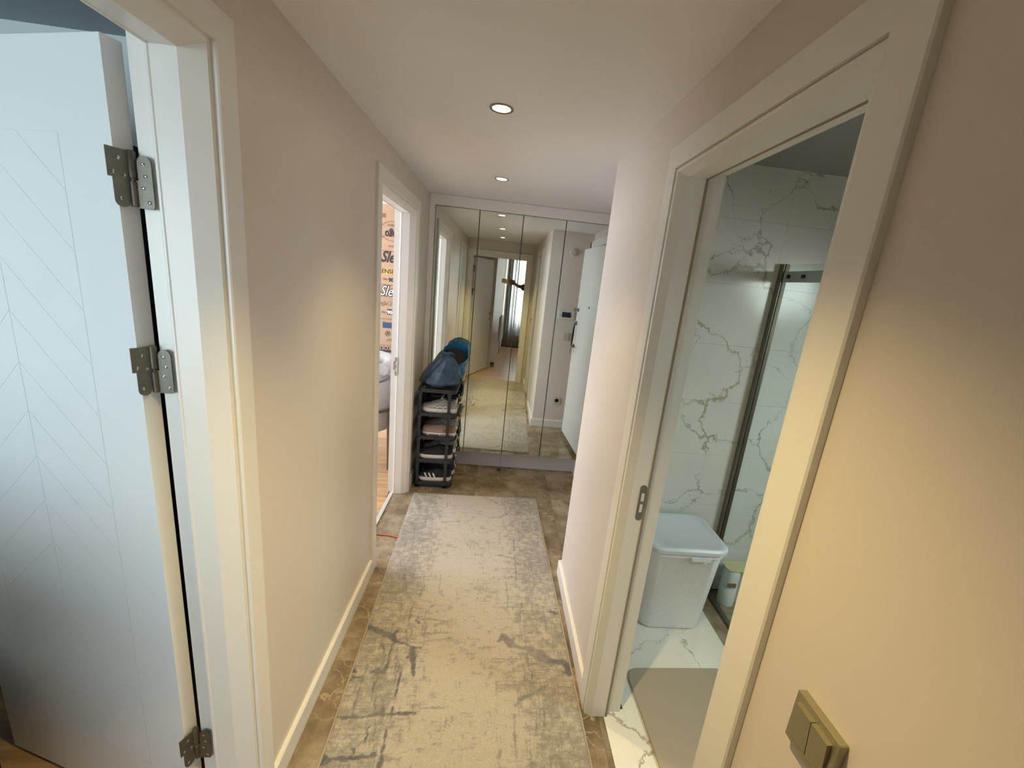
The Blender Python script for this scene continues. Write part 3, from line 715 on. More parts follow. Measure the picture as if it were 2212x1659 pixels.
RUG_STROKES = [  # x0, y0, x1, y1 (metres on the rug), half widths, strength: the dark woven blotches and dashes
    (-0.467, 1.690, -0.403, 1.660, 0.01, 0.013, 1), (-0.403, 1.660, -0.342, 1.635, 0.013, 0.012, 0.95), (-0.342, 1.635, -0.327, 1.671, 0.008, 0.005, 0.95), (-0.340, 1.626, -0.318, 1.603, 0.012, 0.006, 0.9),
    (-0.318, 1.606, -0.279, 1.598, 0.004, 0.004, 0.9), (-0.279, 1.598, -0.239, 1.569, 0.004, 0.004, 0.9), (-0.240, 1.573, -0.200, 1.578, 0.005, 0.004, 1), (-0.330, 1.601, -0.330, 1.490, 0.0035, 0.004, 0.9),
    (-0.330, 1.490, -0.333, 1.450, 0.005, 0.006, 1), (-0.333, 1.450, -0.391, 1.453, 0.006, 0.004, 1), (-0.362, 1.464, -0.364, 1.446, 0.009, 0.008, 1), (-0.243, 1.569, -0.229, 1.514, 0.011, 0.01, 0.9),
    (-0.229, 1.514, -0.210, 1.436, 0.008, 0.006, 1), (-0.258, 1.525, -0.236, 1.529, 0.005, 0.005, 0.9), (-0.463, 1.457, -0.453, 1.452, 0.007, 0.006, 1), (-0.464, 1.417, -0.455, 1.429, 0.005, 0.006, 1),
    (-0.454, 1.425, -0.419, 1.430, 0.006, 0.004, 1), (-0.366, 1.405, -0.360, 1.377, 0.0035, 0.0035, 1), (-0.268, 1.454, -0.267, 1.346, 0.003, 0.004, 1), (-0.378, 1.596, -0.358, 1.544, 0.004, 0.003, 0.7),
    (-0.300, 1.537, -0.293, 1.454, 0.003, 0.003, 0.7), (-0.345, 1.358, -0.338, 1.296, 0.0028, 0.0028, 0.9), (-0.465, 1.267, -0.364, 1.267, 0.004, 0.005, 1), (-0.364, 1.267, -0.300, 1.281, 0.005, 0.006, 1),
    (-0.305, 1.296, -0.299, 1.267, 0.006, 0.004, 1), (-0.299, 1.277, -0.179, 1.283, 0.004, 0.006, 1), (-0.270, 1.302, -0.265, 1.255, 0.003, 0.003, 0.9), (-0.250, 1.730, -0.237, 1.714, 0.005, 0.006, 0.9),
    (-0.152, 1.929, -0.145, 1.901, 0.004, 0.003, 0.5), (-0.369, 2.053, -0.359, 2.019, 0.004, 0.003, 0.7), (-0.262, 1.943, -0.260, 1.881, 0.003, 0.003, 0.7), (-0.271, 1.688, -0.256, 1.645, 0.003, 0.003, 0.7),
    (-0.294, 1.680, -0.267, 1.610, 0.002, 0.002, 0.5), (0.148, 1.617, 0.174, 1.644, 0.007, 0.012, 0.66), (0.174, 1.642, 0.202, 1.604, 0.014, 0.017, 0.66), (0.202, 1.604, 0.244, 1.584, 0.012, 0.009, 0.62),
    (0.202, 1.618, 0.227, 1.636, 0.006, 0.004, 0.62), (0.244, 1.584, 0.301, 1.572, 0.008, 0.012, 0.58), (0.300, 1.566, 0.340, 1.535, 0.02, 0.022, 0.56), (0.340, 1.535, 0.386, 1.505, 0.02, 0.015, 0.58),
    (0.386, 1.507, 0.435, 1.504, 0.012, 0.012, 0.8), (0.432, 1.508, 0.461, 1.490, 0.009, 0.01, 1), (0.445, 1.496, 0.457, 1.450, 0.012, 0.01, 1), (0.427, 1.457, 0.458, 1.452, 0.004, 0.006, 0.9),
    (0.417, 1.802, 0.459, 1.793, 0.004, 0.006, 1), (0.445, 1.824, 0.455, 1.821, 0.005, 0.004, 1), (0.273, 1.853, 0.259, 1.744, 0.0035, 0.003, 0.6), (0.227, 1.335, 0.279, 1.351, 0.007, 0.006, 0.62),
    (0.279, 1.351, 0.349, 1.392, 0.006, 0.004, 0.55), (0.205, 1.307, 0.214, 1.317, 0.005, 0.004, 0.5), (0.286, 1.457, 0.288, 1.424, 0.0035, 0.003, 0.7), (0.259, 1.502, 0.253, 1.420, 0.003, 0.003, 0.5),
    (0.034, 1.452, 0.075, 1.447, 0.004, 0.004, 0.4), (0.266, 2.408, 0.262, 2.303, 0.003, 0.003, 0.7), (0.264, 2.264, 0.258, 2.039, 0.003, 0.003, 0.7), (0.137, 2.250, 0.213, 2.239, 0.003, 0.004, 0.6),
    (0.213, 2.239, 0.326, 2.208, 0.004, 0.002, 0.6), (0.382, 2.197, 0.489, 2.180, 0.002, 0.002, 0.5), (0.340, 2.058, 0.468, 2.035, 0.002, 0.003, 0.5), (0.093, 2.661, 0.187, 2.678, 0.003, 0.006, 0.45),
    (0.176, 2.673, 0.263, 2.757, 0.006, 0.004, 0.5), (0.062, 2.940, 0.122, 2.911, 0.005, 0.006, 0.5), (0.122, 2.911, 0.191, 2.837, 0.005, 0.003, 0.5), (0.256, 2.725, 0.262, 2.587, 0.002, 0.002, 0.4),
    (-0.456, 2.479, -0.380, 2.441, 0.004, 0.003, 0.4), (-0.344, 2.757, -0.321, 2.507, 0.003, 0.003, 0.4), (-0.391, 2.537, -0.361, 2.274, 0.004, 0.003, 0.4), (-0.422, 2.858, -0.391, 2.732, 0.02, 0.01, 0.3),
    (-0.443, 2.570, -0.376, 2.539, 0.012, 0.008, 0.3), (-0.345, 2.133, -0.280, 2.163, 0.01, 0.006, 0.25), (-0.323, 1.262, -0.295, 1.127, 0.0022, 0.0022, 0.6), (-0.275, 1.222, -0.268, 1.095, 0.0035, 0.004, 1),
    (-0.469, 1.121, -0.389, 1.126, 0.004, 0.006, 1), (-0.389, 1.126, -0.296, 1.133, 0.005, 0.006, 1), (-0.477, 1.143, -0.454, 1.130, 0.004, 0.004, 1), (-0.474, 1.111, -0.440, 1.113, 0.004, 0.003, 1),
    (-0.339, 1.229, -0.338, 1.180, 0.0035, 0.003, 1), (-0.376, 1.160, -0.362, 1.139, 0.003, 0.003, 0.9), (0.326, 1.352, 0.319, 1.237, 0.002, 0.002, 0.5), (0.253, 1.142, 0.250, 1.085, 0.003, 0.003, 0.5),
    (0.137, 1.126, 0.145, 1.144, 0.008, 0.004, 0.5), (0.289, 1.285, 0.283, 1.191, 0.002, 0.002, 0.45), (0.338, 1.178, 0.325, 1.084, 0.002, 0.002, 0.4),
]
rug_root = thing('runner_rug', 'long cream and grey distressed runner rug on the brown marble', 'rug', (0, 0, 0))
rug_root.matrix_world = Matrix(((1, rs, 0, (RX0+RX1)/2), (-rs, 1, 0, 0), (0, 0, 1, .0003), (0, 0, 0, 1)))
rug()

# orange cable crossing from the far left doorway under the rug
t = MB().tube([(-.80, 2.47, .009), (-.74, 2.44, .010), (-.70, 2.425, .012), (-.66, 2.407, .006), (-.62, 2.402, .005), (-.58, 2.402, .005), (-.53, 2.388, .005), (-.50, 2.38, .005)], .0042, 8).build('extension_cable', M['cable'], smooth=True)
tag(t, 'orange cable running from the far left doorway to the rug', 'cable')

# ------------------------------------------------------------------ shoe rack
RXa, RXb, RYa, RYb = -.552, -.262, 3.055, 3.395
LV = [.052, .243, .434, .621, .808]
rk = thing('shoe_rack', 'black plastic five-tier shoe rack between the far doorway and the wardrobe', 'shoe rack', (0, 0, 0))
for z in LV:
    s = MB(); o_ = rrect(RXa, RXb, RYa, RYb, .035); i_ = rrect(RXa+.018, RXb-.018, RYa+.018, RYb-.018, .022)
    n = len(o_); vs = [(x, y, z-.027) for x, y in o_]+[(x, y, z) for x, y in o_]+[(x, y, z) for x, y in i_]+[(x, y, z-.027) for x, y in i_]
    fs = [(a*n+i, a*n+(i+1) % n, ((a+1) % 4)*n+(i+1) % n, ((a+1) % 4)*n+i) for a in range(4) for i in range(n)]
    s.add(vs, fs); sh = s.build('shelf', M['black'], rk)
    for k in range(7):
        y = RYa+.035+k*(RYb-RYa-.07)/6; MB().box(RXa+.015, RXb-.015, y-.005, y+.005, z-.010, z-.004).build('slat', M['black'], sh)
for x in (RXa+.022, RXb-.052):
    for y in (RYa+.016, RYb-.016):
        b = MB(); b.box(x-.011, x+.011, y-.009, y+.009, .0, LV[-1]-.020)
        for z in LV: b.box(x-.015, x+.015, y-.012, y+.012, z-.042, z-.024)
        b.prism([(x-.018, 0), (x+.018, 0), (x+.009, .03), (x-.009, .03)], y-.012, y+.012, lambda a, c, h: (a, h, c))
        b.build('post', M['black'], rk)

for z0_, z1_ in zip([0]+LV[:-1], LV):   # perforated side panels against the wall
    MB().box(RXa+.004, RXa+.008, RYa+.02, RYb-.02, z0_+.006, z0_+.10).build('side_panel', M['black'], rk)

# ------------------------------------------------------------------ shoes (x along: toe at -x)
def shoe(name, label, cat, loc, L=.27, W=.098, style='runner', upper=None, sole=None, lining=None, accent=None, rot=0, group=None):
    t = thing(name, label, cat, loc, rot, group)
    n = 22
    def half(tt):   # half width along the length; 0 heel .. 1 toe
        return W/2*(.70+.30*math.sin(min(1, tt/.7)*PI/2)**1.0)*(1-max(0, (tt-.72)/.28)**2.6)**.5 if tt < 1 else .004
    def halfw(tt):
        h_ = .74*W/2+.26*W/2*math.sin(PI*min(1, max(0, (tt-.1)/1.1)))
        if tt < .07: h_ *= math.sqrt(max(.05, 1-((.07-tt)/.07)**2))
        if tt > .78: h_ *= math.sqrt(max(.012, 1-((tt-.78)/.22)**2.3))
        return h_
    sh = {'runner': .030, 'clog': .024, 'flat': .018}[style]
    def lift(tt): return .010*max(0, (tt-.75)/.25)**2+.003*max(0, (.08-tt)/.08)
    def X(tt): return L/2-tt*L
    rings = []
    for k in range(n):
        tt = k/(n-1); h_ = halfw(tt); flare = 1.07; z0 = lift(tt); z1 = sh*(1.0+.25*max(0, .4-tt))+lift(tt)*.8
        rings.append([(X(tt), -h_*.97, z0), (X(tt), h_*.97, z0), (X(tt), h_*flare, z0+(z1-z0)*.45), (X(tt), h_, z1), (X(tt), -h_, z1), (X(tt), -h_*flare, z0+(z1-z0)*.45)])
    MB().loft(rings).build('sole', sole or M['shoesole'], t, smooth=True)
    topz = {'runner': lambda q: .098-.016*math.sin(min(1, q/.42)*PI)-.0 if q < .42 else .098-.052*((q-.42)/.58)**.95,
            'clog': lambda q: .052+.02*q/.4 if q < .40 else .078-.022*((q-.4)/.6)**1.5,
            'flat': lambda q: .066-.012*math.sin(min(1, q/.45)*PI) if q < .45 else .062-.022*((q-.45)/.55)}[style]
    rings = []; op = .43; m_ = 14
    for k in range(n):
        tt = k/(n-1); h_ = halfw(tt)*.97; zt_ = topz(tt)+lift(tt); zs = sh*.92+lift(tt)*.8; pin = .62 if tt < op else .62+.30*min(1, (tt-op)/.4)
        if tt > .9: zt_ = zs+(zt_-zs)*math.sqrt(max(.02, 1-((tt-.9)/.1)**2))
        ring = []
        for j in range(m_+1):
            a = PI*j/m_; c_, s_ = math.cos(a), math.sin(a)
            yy = h_*(abs(c_)**.75)*(1 if c_ >= 0 else -1)
            yy *= 1-(1-pin)*(s_**2)*.55
            ring.append((X(tt), yy, zs+(zt_-zs)*(s_**.8)))
        rings.append(ring)
    up = MB(); up.loft(rings, True, True); up.build('upper', upper or M['shoedark'], t, smooth=True)
    # opening with a padded collar
    oc, orx, ory = X(.225), L*.175, W*.235; zc = topz(.22)
    zf = lambda x: topz((L/2-x)/L)
    ring = [(oc+orx*math.cos(a), ory*math.sin(a)) for a in [2*PI*k/20 for k in range(20)]]
    MB().loft([[(x, y, zf(x)+.003) for x, y in ring], [(oc+(x-oc)*.82, y*.8, zf(x)+.0035) for x, y in ring], [(oc+(x-oc)*.7, y*.65, zf(x)+.0015) for x, y in ring]]).build('lining', lining or M['blackfab'], t, smooth=True)
    MB().tube([(x, y, zf(x)+.003) for x, y in ring+ring[:1]], .0055, 7).build('collar', upper or M['shoedark'], t, smooth=True)
    if style in ('runner', 'flat'):
        for q in (.47, .53, .59, .65, .70):
            x = X(q); z = topz(q)+.002; hw_ = W*.20*(1-(q-.47))
            MB().tube([(x+.008, -hw_, z-.009), (x+.002, -hw_*.5, z), (x, 0, z+.002), (x+.002, hw_*.5, z), (x+.008, hw_, z-.009)], .0022, 6).build('lace', accent or M['shoesole'], t, smooth=True)
    if style == 'runner':
        MB().tube([(X(.44), -.004, topz(.44)), (X(.40), -.018, topz(.4)+.022), (X(.46), -.022, topz(.46)+.012), (X(.47), 0, topz(.47)+.003), (X(.46), .022, topz(.46)+.014), (X(.40), .018, topz(.4)+.024), (X(.44), .004, topz(.44))], .0018, 6).build('lace', accent or M['shoesole'], t, smooth=True)
        MB().box(X(0)-.006, X(0)-.001, -.012, .012, topz(0)-.02, topz(0)+.014).build('heel_tab', accent or M['shoesole'], t)
    return t
yf, yb2 = 3.125, 3.255
G = 'shoes on the black rack'
a1 = shoe('running_shoe', 'silver grey running shoe at the front of the fourth rack tier', 'shoe', (-.393, yf, LV[3]), upper=M['shoesilver'], sole=M['shoesole'], lining=M['blackfab'], accent=M['plwhite'], group=G)
for q in (.30, .45, .60):
    def hpt(q, z): return (.135-q*.27, -.0455-.004*math.sin(q*3), z)
    MB().tube([hpt(q-.08, .036), hpt(q, .050), hpt(q+.08, .040)], .003, 6).build('side_overlay', M['plwhite'], a1, smooth=True)
a2 = shoe('clog', 'taupe canvas clog with lettered white sole on the third tier', 'shoe', (-.385, yf, LV[2]), L=.265, W=.104, style='clog', upper=M['shoetaupe'], sole=M['shoesole'], lining=M['shoebrown'], group=G)
MB().box(.035, .115, -.0535, -.050, .034, .054).build('side_strap', M['shoebrown'], a2, bevel=.001)
tx = text('lettering', 'crocs', .024, M['ink'], a2, (-.072, -.0560, .0035), (PI/2, 0, 0), bold=.0008, xs=1.45)
for q0, q1 in ((-.115, -.078), (.012, .115)): MB().box(q0, q1, -.0560, -.0500, .011, .0135).build('sole_stripe', M['ink'], a2)
a3 = shoe('running_shoe', 'all black running shoe with white sole on the second tier', 'shoe', (-.405, yf, LV[1]), upper=M['shoedark'], sole=M['shoesole'], accent=M['blackfab'], group=G)
a4 = shoe('running_shoe', 'black running shoe with three white side stripes on the bottom tier', 'shoe', (-.405, yf, LV[0]), upper=M['shoedark'], sole=M['shoesole'], accent=M['blackfab'], group=G)
for k in range(3):
    x = -.045+k*.032
    MB().add([(x-.014, -.0500, .034), (x-.002, -.0500, .034), (x-.018, -.0440, .066), (x-.030, -.0440, .066), (x-.014, -.0530, .034), (x-.002, -.0530, .034), (x-.018, -.0470, .066), (x-.030, -.0470, .066)],
             [(0, 1, 2, 3), (4, 5, 6, 7), (0, 1, 5, 4), (1, 2, 6, 5), (2, 3, 7, 6), (3, 0, 4, 7)]).build('side_stripe', M['plwhite'], a4)
rear = [(3, 'sneaker', 'dark sneaker behind the silver shoe on the fourth tier', 'runner', M['shoedark'], M['shoegrey'], M['shoesilver']),
        (2, 'sneaker', 'grey green knit sneaker behind the clog on the third tier', 'runner', M['shoegrey'], M['shoesole'], M['plwhite']),
        (1, 'sneaker', 'grey mesh sneaker at the back of the second tier', 'runner', M['shoegrey'], M['shoesole'], M['plwhite']),
        (0, 'sneaker', 'navy sneaker with white sole at the back of the bottom tier', 'runner', M['shoenavy'], M['shoesole'], M['plwhite'])]
for k, nm, lb, st, u_, so, ac in rear:
    shoe(nm, lb, 'shoe', (-.390, yb2-.01, LV[k]), style=st, upper=u_, sole=so, accent=ac, group=G)
far = [(3, 'black loafer on the fourth tier next to the mirror', 'flat', M['shoedark'], M['shoesole']), (2, 'brown leather shoe on the third tier next to the mirror', 'flat', M['shoebrown'], M['shoesole']),
       (1, 'black and white sneaker on the second tier next to the mirror', 'runner', M['shoedark'], M['shoesole']), (0, 'white trimmed navy trainer on the bottom tier next to the mirror', 'runner', M['shoenavy'], M['shoesole'])]
for k, lb, st, u_, so in far:
    shoe('shoe', lb, 'shoe', (-.392, 3.352, LV[k]), W=.086, style=st, upper=u_, sole=so, group=G)

# blue plastic bags on the rack
def bag(name, label, loc, R_, mat, seed, knot=True, open_=False):
    t = thing(name, label, 'plastic bag', loc); r = np.random.default_rng(seed)
    nu, nv = 48, 26; rings = []
    for j in range(nv):
        q = j/(nv-1); z = R_[2]*q
        rad = (math.sin(min(1, q*4+.35)*PI/2))*(1-q**1.9)**.62 if not open_ else math.sin(min(1, q*3+.4)*PI/2)*(1-.35*q)
        ring = []
        for i in range(nu):
            a = 2*PI*i/nu
            wr_ = 1+.05*math.sin(7*a+5*q+seed)+.035*math.sin(13*a-7*q)+.03*math.sin(23*a+9*q)*(q)+.04*math.sin(3*a+seed*2)
            lean = R_[3]*q
            ring.append((R_[0]*rad*wr_*math.cos(a)+lean, R_[1]*rad*wr_*math.sin(a), z+.006*math.sin(5*a+9*q)))
        rings.append(ring)
    MB().loft(rings, not open_).build('film', mat, t, smooth=True)
    top = (R_[3], 0, R_[2])
    if knot:
        MB().tube([(top[0]-.005, 0, top[2]-.022), (top[0]+.004, 0, top[2]-.004), (top[0]+.002, -.004, top[2]+.010)], [.014, .012, .009], 8).build('knot', mat, t, smooth=True)
        for s in (-1, 1):
            b = MB(); rr = [[(top[0]+s*.010*k+.004*math.cos(3*k)+dx, -.006+.004*k*s, top[2]+.006+.012*math.sin(k*.9)+dz) for dx, dz in ((-.008, -.006), (.008, -.010), (.010, .008), (-.006, .010))] for k in range(5)]
            b.loft(rr); b.build('bag_handle', mat, t, smooth=True)
    return t
bg1 = bag('plastic_bag', 'knotted blue translucent bag of shoes on top of the rack', (-.412, 3.152, LV[-1]+.002), (.150, .096, .245, .055), M['bag'], 3)
MB().loft([[(-.01+.115*s*math.cos(a), .075*s*math.sin(a), z) for a in [2*PI*k/18 for k in range(18)]] for s, z in ((.9, .004), (1, .03), (.9, .06), (.55, .085), (.2, .095))]).build('contents', M['blackfab'], bg1, smooth=True)
bg2 = thing('plastic_bag', 'brighter blue open bag curling up on the rack behind the knotted one', 'plastic bag', (0, 0, 0))
def hood(scale, q0, q1, n=22, crinkle=1.0):
    rings = []
    for j_ in range(n):
        q = q0+(q1-q0)*j_/(n-1); c_ = Vector((-.368+.062*q, 3.358-.100*q*q, .822+.235*q)); ph_ = math.radians(10+48*q)
        ring = []
        for i_ in range(44):
            a = 2*PI*i_/44; ru = (.118-.020*q+(.030*(1-q) if math.cos(a) < 0 else 0))*scale; rv = (.050+.048*q)*scale
            f_ = 1+.5*crinkle*(.05*math.sin(6*a+4*q)+.04*math.sin(11*a-9*q)+.03*math.sin(19*a+13*q))
            if q < .12: f_ *= math.sqrt(max(.05, q/.12))
            p_ = c_+Vector((ru*f_*math.cos(a), rv*f_*math.sin(a)*math.cos(ph_), rv*f_*math.sin(a)*math.sin(ph_)))
            p_.y = min(p_.y, 3.425); p_.z = max(p_.z, .811); ring.append(tuple(p_))
        rings.append(ring)
    return rings
fm = MB().loft(hood(1, 0, 1), False).build('film', M['bag2'], bg2, smooth=True)
MB().loft(hood(.84, .04, .86, 12, .3)).build('contents', M['blackfab'], bg2, smooth=True)

# ------------------------------------------------------------------ near left room
def room(x0, x1, y0, y1, h, windows, names, wallmat, ceilmat, sides='NSEW'):
    """plain box room; sides: W x0, E x1, S y0, N y1; windows {side:(a0,a1,z0,z1)}"""
    t_ = .1
    for s in sides:
        op = [windows[s]] if s in windows else []
        if s in 'WE':
            base = x0 if s == 'W' else x1; wall_with_openings(names[s][0], names[s][1], 'Y', base, -t_ if s == 'W' else t_, y0-t_, y1+t_, h, op, wallmat)
        else:
            base = y0 if s == 'S' else y1; wall_with_openings(names[s][0], names[s][1], 'X', base, -t_ if s == 'S' else t_, x0, x1, h, op, wallmat)
    tag(MB().box(x0, x1, y0, y1, h, h+.05).build('ceiling', ceilmat), names['C'], 'ceiling', kind='structure')
def planks(parent, x0, x1, y0, y1, wd_=.19, ln=1.3, along='X', z1=0.0):
    cache = {}; j = 0; a = y0 if along == 'X' else x0; end = y1 if along == 'X' else x1; lo, hi = (x0, x1) if along == 'X' else (y0, y1)
    while a < end-.002:
        b_ = min(a+wd_, end); s = lo-random.random()*ln
        while s < hi:
            e = min(s+ln, hi); s_ = max(s, lo)
            if e-s_ > .03:
                key = (round(e-s_, 3), round(b_-a, 3))
                if key not in cache:
                    m_ = MB()
                    if along == 'X': m_.box(.0006, e-s_-.0006, .0006, b_-a-.0006, -.010, z1)
                    else: m_.box(.0006, b_-a-.0006, .0006, e-s_-.0006, -.010, z1)
                    o = m_.build('plank', M['oak'], parent, (s_, a, 0) if along == 'X' else (a, s_, 0)); cache[key] = o.data
                else: link('plank', cache[key], parent, (s_, a, 0) if along == 'X' else (a, s_, 0))
            s += ln
        a = b_
room(-3.5, XL-TW, -1.4, 1.63, 2.268, {'S': (-3.0, -1.2, .8, 2.1)}, {'W': ('wall_left', 'left wall of the near left room'), 'N': ('wall_back', 'pale wall behind the open door in the near left room'), 'S': ('wall_front', 'window wall of the near left room'), 'C': 'near left room ceiling with its shade put into the grey'}, M['roomwall'], M['roomceil'], 'WNS')
f = tag(MB().box(-3.5, XL-.10, -1.4, 1.63, -.05, -.010).build('floor', M['oak']), 'oak floor of the near left room', 'floor', kind='structure'); planks(f, -3.5, XL-.119, -1.4, 1.63)
def window(name, label, axis, base, a0, a1, z0, z1, out):
    t = thing(name, label, 'window', kind='structure'); b = MB()
    def bx(m_, p, q, za, zb, d0=.02, d1=.07):
        d0, d1 = sorted((base+out*d0, base+out*d1)); (m_.box(d0, d1, p, q, za, zb) if axis == 'Y' else m_.box(p, q, d0, d1, za, zb))
    w_ = .05; bx(b, a0, a1, z0, z0+w_); bx(b, a0, a1, z1-w_, z1); bx(b, a0, a0+w_, z0+w_, z1-w_); bx(b, a1-w_, a1, z0+w_, z1-w_); c = (a0+a1)/2; bx(b, c-.03, c+.03, z0+w_, z1-w_)
    b.build('window_frame', M['plwhite'], t)
    for p, q in ((a0+w_, c-.03), (c+.03, a1-w_)): 
        g_ = MB(); bx(g_, p, q, z0+w_, z1-w_, .04, .048); g_.build('pane', M['winglass'], t)
    s_ = MB(); bx(s_, a0-.03, a1+.03, z0-.03, z0-.001, -.03, .015); s_.build('window_sill', M['plwhite'], t)
window('window_1', 'window of the near left room, out of frame', 'X', -1.4, -3.0, -1.2, .8, 2.1, -1)
t = thing('tall_wardrobe', 'dark wardrobe behind the open near left door, seen through the hinge gap', 'wardrobe', (-1.80, 1.61, 0))
MB().box(-.62, .62, -.30, 0, .05, 1.935).build('body', M['darkwood'], t)
MB().box(-.60, .60, -.27, -.02, 0, .05).build('base', M['darkwood'], t)
for s in (-1, 0, 1):
    d = MB().box(s*.413-.204, s*.413+.204, -.318, -.301, .06, 1.925).build('door', M['darkwood'], t, bevel=.002); MB().box(s*.413+.150, s*.413+.160, -.335, -.318, .9, 1.1).build('handle', M['steel'], d)
t = thing('shade_dresser', 'unseen dark chest of drawers added to shade the lower part of the near left door', 'shade_dresser', (-1.80, .06, 0))  # unseen, added to block window light from the lower door leaf
MB().box(-.52, .52, -.21, .21, .06, 1.08).build('body', M['darkwood'], t, bevel=.003); MB().box(-.54, .54, -.225, .225, 1.08, 1.105).build('top', M['darkwood'], t, bevel=.003)
for k in range(4):
    d = MB().box(-.51, .51, .211, .226, .08+k*.25, .32+k*.25).build('drawer', M['darkwood'], t, bevel=.002); MB().box(-.08, .08, .227, .24, .19+k*.25, .205+k*.25).build('handle', M['steel'], d)
for sx in (-1, 1): MB().box(sx*.46-.03, sx*.46+.03, -.19, .19, 0, .06).build('foot', M['darkwood'], t)
t = thing('ottoman', 'black fabric ottoman on the oak floor at the lower left corner', 'ottoman', (-1.62, .80, 0))
MB().prism(rrect(-.325, .325, -.20, .20, .05), .03, .40).build('body', M['blackfab'], t, smooth=True); MB().prism(rrect(-.33, .33, -.205, .205, .05), .40, .46).build('cushion', M['blackfab'], t, bevel=.015)
for sx in (-1, 1):
    for sy in (-1, 1): MB().lathe([(.018, 0), (.022, .03)], 12, (sx*.27, sy*.15, 0)).build('foot', M['black'], t)

# ------------------------------------------------------------------ far left room
room(-3.5, XL-TW, 1.73, 5.1, 2.6, {'W': (2.1, 4.9, .8, 2.15)}, {'W': ('wall_left', 'window wall of the far left room'), 'N': ('wall_back', 'pale back wall of the far left room behind the cartons'), 'C': 'white ceiling of the far left room'}, M['roomwall'], M['ceil'], 'WN')
tag(MB().box(XL-TW, XL-.001, 3.62, 5.1, 0, 2.6).build('wall_right', M['roomwall']), 'side wall of the far left room past the wardrobe', 'wall', kind='structure')
window('window_2', 'window of the far left room, out of frame', 'Y', -3.5, 2.1, 4.9, .8, 2.15, -1)
f = tag(MB().box(-3.5, XL-.10, 1.73, 5.1, -.05, -.010).build('floor', M['oak']), 'oak floor of the far left room', 'floor', kind='structure'); planks(f, -3.5, XL-.119, 1.73, 5.1)
YB = 4.5; bx0 = -1.56; bw = .72
def carton(name, label, z0, z1, mat, dy=0, dx=0, w_=bw):
    t = thing(name, label, 'carton', (bx0+dx, YB+dy, z0), group='stacked cardboard cartons')
    h = z1-z0
    MB().box(0, w_, 0, .40, .001, h-.001).build('box', mat, t, bevel=.003)
    MB().box(0.01, w_-.01, .17, .23, h-.0012, h+.0005).build('tape', M['tape'], t)
    MB().box(-.001, w_+.001, .1985, .2015, h-.002, h-.0006).build('flap_seam', M['inkbrown'], t)
    return t
ROT = (PI/2, 0, 0)
c1 = carton('carton', 'topmost carton with upside-down black lettering inside a ring', 1.806, 2.245, M['card'])
def put(parent, body, px, pz, size, mat, shear=0, xs=1.0, flip=False, bold=0.0, e=.0008):
    """world x and baseline z of the text start"""
    x = px-parent.location.x; z = pz-parent.location.z
    rot = (PI/2, 0, 0) if not flip else (PI/2, PI, 0)
    return text('lettering', body, size, mat, parent, (x, -.0012-(.0 if e < .001 else 0), z), rot, shear, e, xs, bold)
put(c1, 'Bingo', -1.02, 1.996, .104, M['ink'], flip=True, bold=.004, xs=.74)
ring_ = [(.452+.135*math.cos(a), -.0016, .192+.094*math.sin(a)) for a in [2*PI*k/40 for k in range(41)]]
MB().tube([(x-.0, y, z) for x, y, z in ring_], .0022, 5).build('printed_ring', M['inkbrown'], c1)
MB().tube([(.33+.05*k, -.0016, .12+.05*math.sin(k*1.2)*.4+k*.014) for k in range(6)], .0018, 5).build('printed_swoosh', M['inkbrown'], c1)
put(c1, 'OXIJEN', -1.07, 2.062, .030, M['inkbrown'], flip=True)
put(c1, 'NLAR KOLAY TEMIZLENIR', -.90, 1.862, .022, M['inkbrown'], flip=True)
MB().box(.325, .372, -.0010, .0, .312, .352).build('printed_block', M['inkbrown'], c1)
c2 = carton('carton', 'carton with bold dark script lettering over a yellow band', 1.474, 1.806, M['card'], .004)
put(c2, 'Sleepy', -1.232, 1.700, .150, M['ink'], shear=.35, bold=.004, xs=.78)
MB().box(.22, .71, -.0008, .0, .108, .156).build('yellow_band', M['inkyellow'], c2)
put(c2, 'SENSITIVE', -1.248, 1.588, .058, M['ink'], bold=.001, e=.0012)
put(c2, '24x', -1.207, 1.520, .030, M['inkbrown'], bold=.001); put(c2, '90', -1.150, 1.508, .052, M['ink'], bold=.002)
c3 = carton('carton', 'carton with pale outlined script lettering below the bold one', 1.127, 1.474, M['card2'], -.002, .004)
put(c3, 'Sleepy', -1.232, 1.366, .140, M['ink'], shear=.35, bold=.009, xs=.78); put(c3, 'Sleepy', -1.232, 1.366, .140, M['inkpale'], shear=.35, bold=.0005, xs=.78, e=.0020)
put(c3, 'Doğal Zeytin', -1.275, 1.268, .060, M['inkbrown'], shear=.4, xs=.8)
put(c3, '24x', -1.215, 1.185, .030, M['inkbrown'], bold=.001)
MB().box(.40, .475, -.0008, 0, .045, .103).build('printed_block', M['ink'], c3); put(c3, '90', -1.154, 1.181, .050, M['inkpale'], bold=.002, e=.0016)
c4 = carton('carton', 'worn carton with blue label strip and round symbol', .846, 1.127, M['card2'], .003, .006)
MB().box(.355, .465, -.0010, 0, .185, .245).build('blue_label', M['inkblue'], c4)
MB().tube([(.408+.026*math.cos(a), -.0012, .128+.026*math.sin(a)) for a in [2*PI*k/20 for k in range(21)]], .0022, 5).build('printed_ring', M['ink'], c4)
MB().tube([(.390, -.0012, .110), (.428, -.0012, .148)], .0022, 5).build('printed_bar', M['ink'], c4); MB().tube([(.400, -.0012, .140), (.418, -.0012, .120)], .005, 5).build('printed_leaf', M['ink'], c4)
put(c4, '4627', -1.085, .920, .036, M['inkbrown'], flip=True)
c5 = carton('carton', 'carton with a dark printed band under the worn carton', .62, .846, M['card2'], .0, .002)
